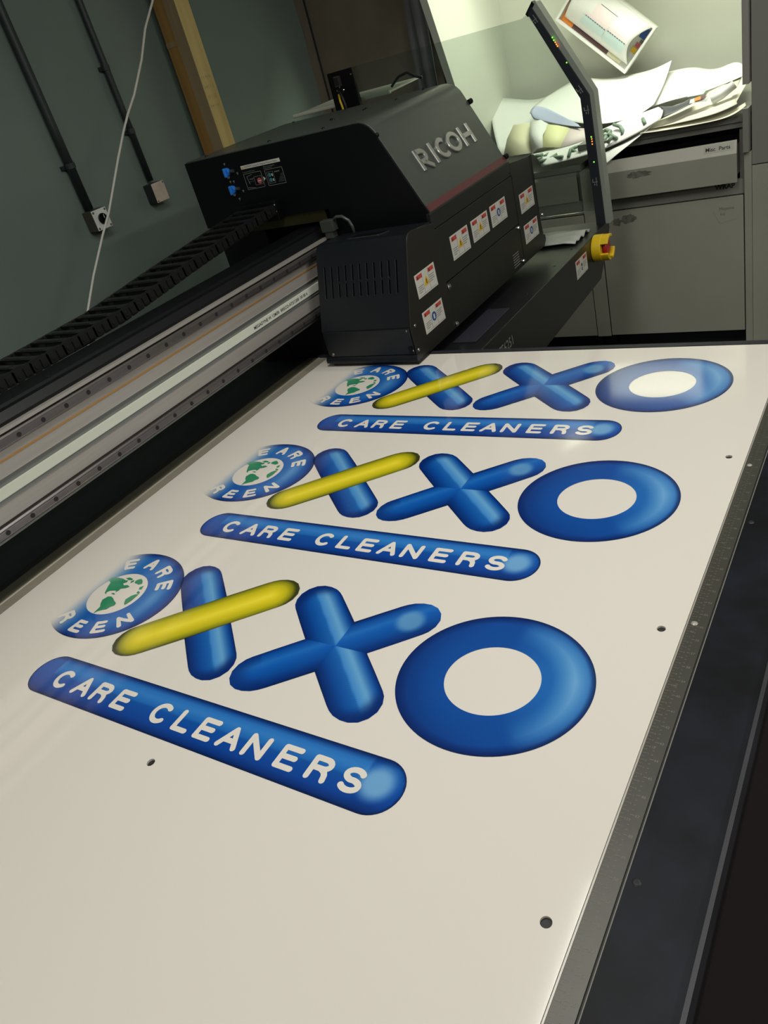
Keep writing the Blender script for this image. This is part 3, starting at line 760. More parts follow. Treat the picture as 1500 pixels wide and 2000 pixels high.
for i, (x, y) in enumerate([(-1.86, 1.905), (-1.86, 2.37), (-1.60, 1.905), (-1.63, 2.37), (-1.33, 2.37), (-1.40, 1.905), (-1.50, 2.1), (-1.52, 2.12), (-1.43, 2.17), (-1.44, 2.2), (-1.36, 2.25)]):
    MB().dome((x, y, .586), (0, 0, 1), .006, .004).build('roof_screw', 'jet', P)
for z in (.55, .345):
    xz = slope(z if z < .5 else .52, .0); MB().cyl((xz[0], 2.40, xz[1]), (xz[0]+.004, 2.412, xz[1]+.002), .008, 10).build('hinge_screw', 'jet', P)
xz = slope(.55); MB().dome((-1.214, 1.874, .545), (.9, 0, .4), .006, .006).build('hood_screw', 'jet', P)
# lamp housing at the near end
vp = [(1.640, .104), (1.7155, .300), (1.722, .312), (1.732, .319), (1.746, .321), (1.866, .311), (1.866, .012), (1.645, .012), (1.641, .03)]
vh = MB().prism(vp, 'x', -1.400, -1.1035).build('lamp_housing', 'vent', P)
cm = MB()
import mathutils
sd = Vector((0, .0755, .196)).normalized(); nn = Vector((0, -.196, .0755)).normalized()
def on(z): return Vector((0, 1.640+(z-.104)*.0755/.196, z))
for i in range(11):
    x = -1.374+.0238*i
    segs = [(.188, .266)] if i in (0, 1, 10) else [(.188, .2215), (.2275, .266)]
    for z0, z1 in segs:
        a = on(z0); b = on(z1); vs = []
        for dx in (-.0022, .0022):
            for p in (a, b):
                for d in (-.012, .01): vs.append((x+dx, (p+nn*d).y, (p+nn*d).z))
        cm.add(vs, [(0, 1, 3, 2), (4, 6, 7, 5), (0, 4, 5, 1), (2, 3, 7, 6), (0, 2, 6, 4), (1, 5, 7, 3)])
cmo = cm.build('cutter', 'jet'); cut(vh, cmo)
bm_ = vh.modifiers.new('bevel', 'BEVEL'); bm_.width = .001; bm_.segments = 1; bm_.angle_limit = .9
MB().prism([(1.638, .012), (1.6375, .104), (1.7125, .300), (1.7205, .3145), (1.732, .3215), (1.746, .3235), (1.866, .3065), (1.866, .006), (1.642, .006)], 'x', -1.1033, -1.0985).build('side_cover', 'sidecover', P, bevel=.0012)
box('lower_band', 'vent', P, -1.388, -1.1038, 1.634, 1.642, .030, .1025, bevel=.001)
MB().prism([(1.629, .011), (1.629, .020), (1.634, .0285), (1.66, .0285), (1.66, .011)], 'x', -1.406, -1.0965).build('base_lip', 'vent', P, bevel=.001)
box('skid', 'jet', P, -1.386, -1.0975, 1.634, 1.70, .0025, .0108)
box('band_tab', 'jet', P, -1.118, -1.106, 1.630, 1.634, .034, .052)
for x, y, z in ((-1.379, 1.634, .036), (-1.110, 1.634, .040), (-1.112, 1.634, .096)): MB().dome((x, y, z), (0, -1, 0), .0055 if z < .05 else .003, .003).build('band_screw', 'steel', P)
for y, z in ((1.660, .100), (1.650, .036)): MB().dome((-1.0985, y, z), (1, 0, 0), .005, .003).build('cover_screw', 'steel', P)
warning(P, -1.0985, 1.709, 1.820, .153, .216, 'tri'); warning(P, -1.0985, 1.705, 1.820, .055, .115, 'blue')
# grip recess on top of the lamp housing
mb = MB()
def zt_(y): return .321-(y-1.746)*.010/.12
mb.prism([(-1.305, 1.752), (-1.205, 1.752), (-1.195, 1.788), (-1.300, 1.788)], 'z', .3165, .3215); gp = mb.build('grip_plate', 'jet', P)
for (p0, p1) in (((-1.306, 1.752, .322), (-1.205, 1.752, .322)), ((-1.205, 1.752, .322), (-1.194, 1.789, .319)), ((-1.30, 1.789, .319), (-1.194, 1.789, .319))):
    MB().tube([p0, p1], .0016, 8).build('grip_rim', 'chrome', gp)
# connector and hose
cn = MB().box(-1.444, -1.400, 1.825, 1.850, .330, .362).build('connector', 'clear', P, bevel=.002)
MB().box(-1.436, -1.408, 1.828, 1.848, .312, .330).build('connector_socket', 'clear', cn)
MB().tube([(-1.405, 1.838, .358), (-1.388, 1.838, .366), (-1.370, 1.84, .364), (-1.352, 1.842, .350), (-1.345, 1.842, .332), (-1.345, 1.842, .314)], .0045).build('hose', 'clear', P, smooth=True)
# knobs and diagrams on the side panel
yp = 1.868
for x, z in ((-1.760, .536), (-1.760, .485)):
    k_ = MB().cyl((x, yp, z), (x, yp-.012, z), .0125, 8).box(x-.0035, x+.0035, yp-.020, yp-.010, z-.013, z+.013).build('valve_knob', 'knob', P, bevel=.002)
    MB().cyl((x, yp, z-.012), (x, yp-.006, z-.012), .007, 10).build('knob_collar', 'chrome', k_)
    MB().cyl((x+.014, yp-.004, z), (x+.026, yp-.004, z), .005, 10).build('valve_stem', 'steel', k_)
    for dx, dz in ((-.004, .022), (.035, -.010), (.010, -.03)): MB().box(x+dx-.003, x+dx+.003, yp-.0004, yp, z+dz-.0005, z+dz+.003).box(x+dx-.0008, x+dx+.0008, yp-.0004, yp, z+dz-.004, z+dz+.001).build('panel_mark', 'line_white', P)
st = box('instruction_strip', 'label', P, -1.705, -1.552, yp-.0006, yp, .5335, .5435)
mb = MB(); put_text(mb, 'CAUTION Closing the Negative Pressure Valves', .0072, lambda v: (-1.692+v[0]*.90, yp-.0009, .5362+v[1])); mb.build('strip_lettering', 'ink', st, recalc=False)
MB().prism([(-1.702, .5355), (-1.695, .5355), (-1.6985, .5415)], 'y', yp-.0010, yp-.0006).build('small_triangle', 'label_yellow', st)
def outline(mb, x0, x1, z0, z1, t=.001):
    mb.box(x0, x1, yp-.0004, yp, z0, z0+t).box(x0, x1, yp-.0004, yp, z1-t, z1).box(x0, x0+t, yp-.0004, yp, z0, z1).box(x1-t, x1, yp-.0004, yp, z0, z1)
mb = MB(); outline(mb, -1.704, -1.634, .4755, .5205); outline(mb, -1.668, -1.638, .484, .508, .0007)
mb.prism([(-1.694, .512), (-1.672, .516), (-1.672, .515), (-1.694, .511)], 'y', yp-.0004, yp).prism([(-1.694, .512), (-1.690, .490), (-1.689, .490), (-1.693, .512)], 'y', yp-.0004, yp).box(-1.690, -1.670, yp-.0004, yp, .496, .4965)
for i in range(5): mb.cyl((-1.684+.003*i, yp, .504-.002*(i % 2)), (-1.684+.003*i, yp-.0004, .504-.002*(i % 2)), .0012, 6)
mb.prism([(-1.70, .482), (-1.672, .478), (-1.672, .477), (-1.70, .481)], 'y', yp-.0004, yp)
d1 = mb.build('valve_diagram', 'line_white', P)
MB().cyl((-1.649, yp, .4945), (-1.649, yp-.0008, .4945), .0085, 16).build('diagram_disc', 'pink', d1)
MB().box(-1.6555, -1.6425, yp-.0012, yp-.0008, .4935, .4955).build('diagram_bar', 'label', d1)
MB().prism([(-1.631, .503), (-1.624, .4975), (-1.631, .492)], 'y', yp-.0008, yp).build('diagram_arrow', 'label', d1)
mb = MB(); outline(mb, -1.620, -1.552, .4750, .5200); outline(mb, -1.614, -1.590, .481, .513, .0007)
for i in range(6): mb.box(-1.578+.003*i, -1.556, yp-.0004, yp, .482+.004*i, .4826+.004*i)
for i in range(5): mb.cyl((-1.583+.004*i, yp, .510), (-1.583+.004*i, yp-.0004, .510), .0016, 6)
d2 = mb.build('valve_diagram', 'line_white', P)
for z in (.504, .490):
    MB().cyl((-1.605, yp, z), (-1.605, yp-.0008, z), .006, 6).build('diagram_valve', 'teal', d2)
    MB().box(-1.597, -1.594, yp-.0008, yp, z-.004, z+.003).build('diagram_grip', 'label', d2)
mb = MB()
for x, z, t in ((-1.704, .5235, 'To connect PTFE valves'), (-1.620, .5270, 'Please close Negative'), (-1.620, .5225, 'Pressure Valves')):
    put_text(mb, t, .0045, (lambda x, z: (lambda v: (x+v[0]*1.1, yp-.0004, z+v[1])))(x, z))
mb.build('diagram_lettering', 'line_white', P, recalc=False)
# underside bracket the chain bolts to
box('chain_bracket', 'jet', P, -1.765, -1.600, 1.845, 1.868, .380, .436, bevel=.002)
for z in (.424, .405): MB().dome((-1.604, 1.845, z), (0, -1, 0), .004, .003).build('bracket_screw', 'chrome', P)
MB().prism([(-1.745, .386), (-1.45, .386), (-1.45, .353), (-1.745, .353)], 'y', 1.8742, 1.8780).build('under_plate', 'bronze', P)

# ------------------------------------------------------------------ cable chain
CH = thing('cable_chain', 'black plastic cable chain lying along the top of the beam', 'cable chain', (-1.67, 1.0, .34))
def chz(y):                                   # underside height of the chain: rests in the trough, lifts to the head
    P_ = [(-9, .3325), (.95, .3325), (1.18, .338), (1.45, .365), (1.87, .401)]
    for (a, b), (c, d) in zip(P_, P_[1:]):
        if y <= c: return b+(d-b)*(y-a)/(c-a)
    return .401
PIT = .047
side_l = None
ys = [1.818-PIT*i for i in range(44)]
def link_mesh():
    m_ = MB()
    for x0, x1 in ((-.0725, -.0655), (.0655, .0725)):
        m_.prism([(-.0255, .004), (-.021, 0), (-.004, 0), (0, .003), (.004, 0), (.021, 0), (.0255, .004), (.0255, .026), (.021, .030), (-.021, .030), (-.0255, .026)], 'x', x0, x1)
        s_ = 1 if x0 > 0 else -1; xa, xb = (x1, x1+.003) if s_ > 0 else (x0-.003, x0)
        m_.prism([(-.0215, .003), (-.0035, .003), (-.0035, .026), (-.0215, .026)], 'x', xa, xb).prism([(.002, .005), (.018, .005), (.018, .024), (.002, .024)], 'x', xa, xb)
        m_.cyl((xb if s_ > 0 else xa, -.0125, .0145), ((xb if s_ > 0 else xa)+s_*.0015, -.0125, .0145), .006, 8)
    m_.prism([(-.0655, -.014), (.0655, -.014), (.0655, .012), (.058, .007), (-.058, .007), (-.0655, .012)], 'z', .0270, .0312)
    m_.box(-.045, .045, -.009, .002, .0312, .0322)
    m_.box(-.066, .066, -.012, .012, .001, .004)
    return m_
proto = link_mesh().build('chain_link', 'chain', None)
for i, y in enumerate(ys):
    c = proto if i == 0 else copy(proto)
    sl = math.atan2(chz(y+.02)-chz(y-.02), .04)
    c.parent = CH; off = wl(CH); c.location = (-1.6735-off.x, y-off.y, chz(y)-off.z); c.rotation_euler = (sl, 0, 0)
mb = MB(); rows = [[(x, y, chz(y)+.012) for x in (-1.73, -1.62)] for y in [1.84-.05*i for i in range(42)]]
mb.grid(rows); o = mb.build('enclosed_cables', 'jet', CH); sdm = o.modifiers.new('s', 'SOLIDIFY'); sdm.thickness = .008
# ------------------------------------------------------------------ on the left wall
def conduit(label, pts, r, y_clips, kink=None):
    t = MB().tube(pts, r, 14).build('conduit', 'conduit', None, smooth=True); tag(t, label, 'conduit', None)
    for (x, y, z) in y_clips:
        MB().cyl((x, y, z-.009), (x, y, z+.009), r*1.22, 14).build('coupling', 'conduit', t, smooth=False)
        MB().box(-2.599, x-r*.5, y-r*1.9, y+r*1.9, z-.007, z+.007).build('clip', 'conduit', t)
    return t
conduit('thicker dark conduit running down the green wall to the bright rotary switch', [(-2.582, 1.962, .500), (-2.582, 1.960, .8), (-2.582, 1.958, 1.2), (-2.582, 1.956, 1.89)], .0165, [(-2.582, 1.961, .655)])
conduit('thinner dark conduit running down the green wall to the plain metal box', [(-2.584, 2.298, .515), (-2.584, 2.297, .8), (-2.584, 2.292, 1.2), (-2.584, 2.29, 1.89)], .0125, [(-2.584, 2.297, .70), (-2.584, 2.294, .92)])
sb = MB().box(-2.60, -2.548, 1.936, 2.008, .424, .497).build('switch_box', 'boxside', None, bevel=.003)
tag(sb, 'square metal rotary switch box with black dial on the green wall', 'switch')
MB().box(-2.548, -2.5455, 1.937, 2.007, .425, .496).build('face_plate', 'boxface', sb, bevel=.002)
for y in (1.944, 2.0):
    for z in (.432, .489): MB().dome((-2.5455, y, z), (1, 0, 0), .0045, .0025).build('screw', 'steel', sb)
dl = MB().cyl((-2.5455, 1.974, .461), (-2.5385, 1.974, .461), .019, 24).build('dial', 'jet', sb, bevel=.001)
MB().box(-2.5385, -2.532, 1.971, 1.977, .445, .477).build('dial_grip', 'jet', dl)
MB().box(-2.532, -2.5315, 1.9735, 1.9755, .462, .475).build('dial_mark', 'belt', dl)
jb = MB().box(-2.60, -2.552, 2.262, 2.330, .434, .506).build('junction_box', 'conduit', None, bevel=.003)
tag(jb, 'square metal junction box with plain pinkish cover on the green wall', 'junction box')
MB().box(-2.552, -2.549, 2.262, 2.330, .434, .506).build('cover_plate', 'boxpink', jb, bevel=.002)
for y, z in ((2.324, .500), (2.268, .440)): MB().dome((-2.549, y, z), (1, 0, 0), .004, .002).build('screw', 'steel', jb)
cb = [(-2.36, 2.57, 1.89), (-2.34, 2.46, 1.25), (-2.32, 2.38, 1.064), (-2.31, 2.287, .986), (-2.30, 2.21, .90), (-2.30, 2.119, .806), (-2.30, 2.06, .757), (-2.30, 2.016, .715), (-2.30, 1.945, .64), (-2.30, 1.817, .497), (-2.30, 1.755, .440), (-2.30, 1.701, .386), (-2.30, 1.655, .340), (-2.295, 1.615, .300), (-2.29, 1.560, .242), (-2.28, 1.45, .05), (-2.26, 1.38, -.4), (-2.2, 1.3, FZ+.005)]
tag(MB().tube(cb, .0042, 8).build('hanging_cable', 'cable', None, smooth=True), 'thin white cable hanging slack in front of the green wall', 'cable')
tm = thing('timber_post', 'pale sawn timber post standing against the green wall behind the print head', 'timber post', (-2.5, 2.68, FZ))
MB().box(-2.508, -2.450, 2.622, 2.700, FZ, 1.89).build('face_batten', 'wood', tm, bevel=.001)
MB().box(-2.566, -2.5085, 2.6215, 2.700, FZ, 1.89).build('rear_batten', 'wood_b', tm, bevel=.001)
MB().box(-2.5081, -2.4502, 2.6212, 2.6222, FZ, 1.89).build('batten_shade_side', 'wood_m', tm)  # darker skin, the shaded face of the batten put into its colour
MB().box(-2.566, -2.515, 2.6200, 2.6212, .93, .948).build('nail_plate', 'wood_m', tm)
mb = MB()
random.seed(3)
for r in range(4):
    z = .80-.035*r; y = 2.632
    for k in range(5):
        mb.box(-2.4499, -2.4496, y, y+.0016, z-.008*random.random(), z+.008).box(-2.4499, -2.4496, y, y+.006, z+.004*random.random(), z+.004*random.random()+.0012); y += .009+.004*random.random()
mb.build('pencil_scrawl', 'wood_m', tm)['kind'] = 'stuff'

# ------------------------------------------------------------------ alcove: gables, worktop, cabinets
sp = MB().prism([(3.66, FZ), (3.66, .45), (3.645, .50), (3.54, .84), (3.40, 1.3), (3.40, CZ), (YB, CZ), (YB, FZ)], 'x', -1.915, -1.880).build('alcove_side', 'alcove', None); struct(sp); sp.name = 'wall_side'
gb = thing('tall_cabinet', 'tall grey cabinet at the right of the alcove, worn panels', 'cabinet', (-.3, 3.7, FZ))
MB().box(-.583, .35, 3.47, YB-.005, FZ, CZ-.01).build('carcass', 'cab_d', gb)
MB().box(-.606, -.5835, 3.425, YB-.005, .27, CZ-.01).build('side_panel', 'gable', gb, bevel=.001)
MB().box(-.6055, -.585, 3.415, 3.469, .035, .19).build('end_strip', 'cab_d', gb, bevel=.001)
MB().box(-.6055, -.580, 3.435, 3.469, FZ, .030).build('end_strip', 'cab', gb, bevel=.001)
MB().box(-.5795, .35, 3.452, 3.4695, -.02, .55).build('panel', 'cab_d', gb, bevel=.001)
MB().box(-.5795, .35, 3.452, 3.4695, FZ+.02, -.024).build('panel', 'cab', gb, bevel=.001)
MB().box(-.5795, .35, 3.452, 3.4695, .555, CZ-.02).build('panel', 'cab_d', gb, bevel=.001)

def cabinet(x0, x1, label, drawer_open, tp=.112):
    c = thing('base_cabinet', label, 'cabinet', ((x0+x1)/2, 3.7, FZ))
    box('plinth', 'void', c, x0+.01, x1-.01, 3.52, 4.20, FZ, -.70)
    MB().box(x0, x0+.018, 3.46, 4.22, -.70, tp).box(x1-.018, x1, 3.46, 4.22, -.70, tp).box(x0+.018, x1-.018, 4.2, 4.22, -.70, tp).box(x0+.018, x1-.018, 3.46, 4.2, -.70, -.682).build('carcass', 'cab_d', c)
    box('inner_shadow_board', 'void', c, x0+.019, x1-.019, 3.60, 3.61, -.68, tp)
    if not drawer_open: box('top_rail', 'cab_d', c, x0+.018, x1-.018, 3.458, 3.47, tp-.022, tp)
    box('middle_rail', 'cab_d', c, x0+.0, x1-.0, 3.442, 3.46, -.122, -.066)  # darker grey puts the rail's shade into its colour
    d = box('door', 'cab', c, x0+.003, x1-.003, 3.438, 3.456, -.697, -.127, bevel=.0015)
    yd = 3.395 if drawer_open else 3.44
    dr = MB().box(x0+.008, x1-.018, yd, yd+.016, -.066, .042).build('drawer', 'cab', c, bevel=.0015)
    zl = .088 if drawer_open else .052
    MB().prism([(yd, .042), (yd+.012, zl), (yd+.018, zl), (yd+.016, .042)], 'x', x0+.008, x1-.018).build('drawer_lip', 'cab_lit' if drawer_open else 'cab_d', dr)
    if drawer_open:
        MB().box(x0+.03, x1-.03, yd+.016, 4.0, -.055, -.045).build('drawer_base', 'void', dr)
        MB().box(x1-.030, x1-.018, yd+.02, 3.9, -.04, .07).build('drawer_runner', 'steel', dr)
        MB().box(x0+.018, x0+.028, yd+.02, 3.9, -.04, .07).build('drawer_runner', 'steel', dr)
    return c, d, dr, yd
c, d, dr, yd = cabinet(-1.196, -.607, 'grey base cabinet with its drawer pulled open, below the paper pile', True)
def lipxz(v): return (v[0], yd-.0008+(v[1]-.042)*.012/.046, v[1])
lb = MB().add([lipxz((-.744, .056)), lipxz((-.634, .056)), lipxz((-.634, .084)), lipxz((-.744, .084))], [(0, 1, 2, 3)]).build('drawer_label', 'label_tape', dr, recalc=False)
so = lb.modifiers.new('s', 'SOLIDIFY'); so.thickness = .0004
mb = MB(); put_text(mb, 'Misc  Parts', .0235, lambda v: (lambda q: (q[0], q[1]-.0006, q[2]))(lipxz((-.738+v[0]*.88, .0625+v[1]*.8))), bold=.0003); mb.build('label_lettering', 'ink', dr, recalc=False)
random.seed(11)
def blob(cx, cz, rx, rz, y, n=26, name='glue_residue', parent=None, k='smudge'):
    pts = [(cx+rx*math.cos(2*PI*i/n)*(.75+.35*random.random()), cz+rz*math.sin(2*PI*i/n)*(.7+.4*random.random())) for i in range(n)]
    return MB().prism(pts, 'y', y-.0005, y).build(name, k, parent)
blob(-1.00, .020, .055, .014, yd, parent=dr)
blob(-1.07, -.165, .035, .022, 3.438, parent=d); blob(-1.12, -.175, .02, .018, 3.438, parent=d)
lb2 = MB().prism([(-.715, -.150), (-.640, -.138), (-.628, -.160), (-.632, -.215), (-.700, -.230), (-.725, -.175)], 'y', 3.4372, 3.438).build('torn_label', 'cab', d)
mb = MB(); put_text(mb, 'Magenta', .017, lambda v: (-.702+v[0], 3.4368, -.176+v[1])); put_text(mb, 'ink', .017, lambda v: (-.698+v[0], 3.4368, -.197+v[1])); mb.build('label_lettering', 'smudge', d, recalc=False)
mb = MB(); put_text(mb, 'WRAP', .024, lambda v: (-.715+v[0]*1.1, 3.4412, -.094+v[1]), bold=.001); mb.build('rail_lettering', 'ink', c, recalc=False)
cabinet(-1.880, -1.262, 'grey base cabinet behind the clear guard, drawer closed', False, .055)
cst = box('cabinet_filler', 'cab', None, -1.260, -1.198, 3.436, 4.22, -.70, .055); tag(cst, 'narrow grey upright filler between the two base cabinets', 'filler panel')
box('filler_foot', 'void', cst, -1.255, -1.203, 3.52, 4.20, FZ, -.70)
wt = MB().box(-1.262, -.612, 3.452, YB-.003, .140, .162).build('worktop', 'cab_d', None, bevel=.002); tag(wt, 'grey worktop above the open drawer carrying the heap of loose paper sheets', 'worktop')
MB().box(-1.262, -.612, 3.460, 3.476, .120, .140).build('worktop_batten', 'cab_d', wt)
wt2 = MB().box(-1.880, -1.263, 3.456, YB-.003, .056, .080).build('worktop', 'cab_d', None, bevel=.002); tag(wt2, 'lower worktop at the left of the alcove behind the clear guard', 'worktop')
# alcove lamp (out of frame, above)
lm = MB().box(-1.70, -.62, 3.58, 3.70, 1.335, 1.375).build('alcove_lamp', 'gable', None); tag(lm, 'white strip lamp under the alcove ceiling', 'lamp')
MB().box(-1.16, -1.14, 3.63, 3.65, 1.375, CZ).build('lamp_stem', 'gable', lm)
for i in range(5):
    MB().box(-1.36, -.88, 3.80, 3.806, 1.02+.045*i, 1.052+.045*i).build('lamp_slat', 'louvre', lm)
MB().box(-1.38, -.86, 3.807, 3.83, 1.0, 1.26).box(-1.125, -1.115, 3.81, 3.82, 1.26, CZ).build('lamp_back', 'jet', lm)
for (x0, x1, y0, y1) in ((-.78, -.42, .28, 1.42), (-1.62, .22, -1.9, -1.5), (1.8, 2.2, .28, 2.12), (-.12, .82, 1.98, 2.32)):
    f = MB().box(x0, x1, y0, y1, 1.875, 1.90).build('fill_lamp', 'gable', None)  # housings for the added fill lamps, out of view
    tag(f, {-.78: 'slim fill lamp added above the printed board', -1.62: 'slim fill lamp added behind the camera position', 1.8: 'slim fill lamp added furthest to the right', -.12: 'slim fill lamp added nearest the alcove'}[x0], 'lamp')

# ------------------------------------------------------------------ loose paper heap
PG_strokes = [[(-1.451, 3.457, 0.148), (-1.427, 3.48, 0.145)], [(-1.433, 3.444, 0.125), (-1.404, 3.475, 0.122), (-1.364, 3.488, 0.135)], [(-1.397, 3.493, 0.124), (-1.327, 3.446, 0.129)], [(-1.3, 3.448, 0.124), (-1.301, 3.484, 0.145), (-1.289, 3.502, 0.147), (-1.261, 3.51, 0.147)], [(-1.297, 3.486, 0.144), (-1.274, 3.478, 0.129), (-1.247, 3.458, 0.122)], [(-1.179, 3.539, 0.182), (-1.163, 3.56, 0.185), (-1.13, 3.508, 0.184), (-1.139, 3.493, 0.173), (-1.162, 3.51, 0.173)], [(-1.143, 3.489, 0.171), (-1.151, 3.468, 0.153)], [(-1.109, 3.45, 0.174), (-1.126, 3.444, 0.15)], [(-1.131, 3.495, 0.176), (-1.089, 3.451, 0.162)], [(-1.121, 3.53, 0.204), (-1.087, 3.501, 0.197), (-1.071, 3.482, 0.182), (-1.07, 3.468, 0.167)], [(-0.992, 3.5, 0.209), (-0.98, 3.476, 0.2), (-0.974, 3.462, 0.193)], [(-1.42, 3.485, 0.137), (-1.42, 3.534, 0.135)]]
PG_booklet = [(-1.24, 4.14, 0.322), (-1.542, 4.14, 0.614), (-1.083, 4.14, 0.477)]
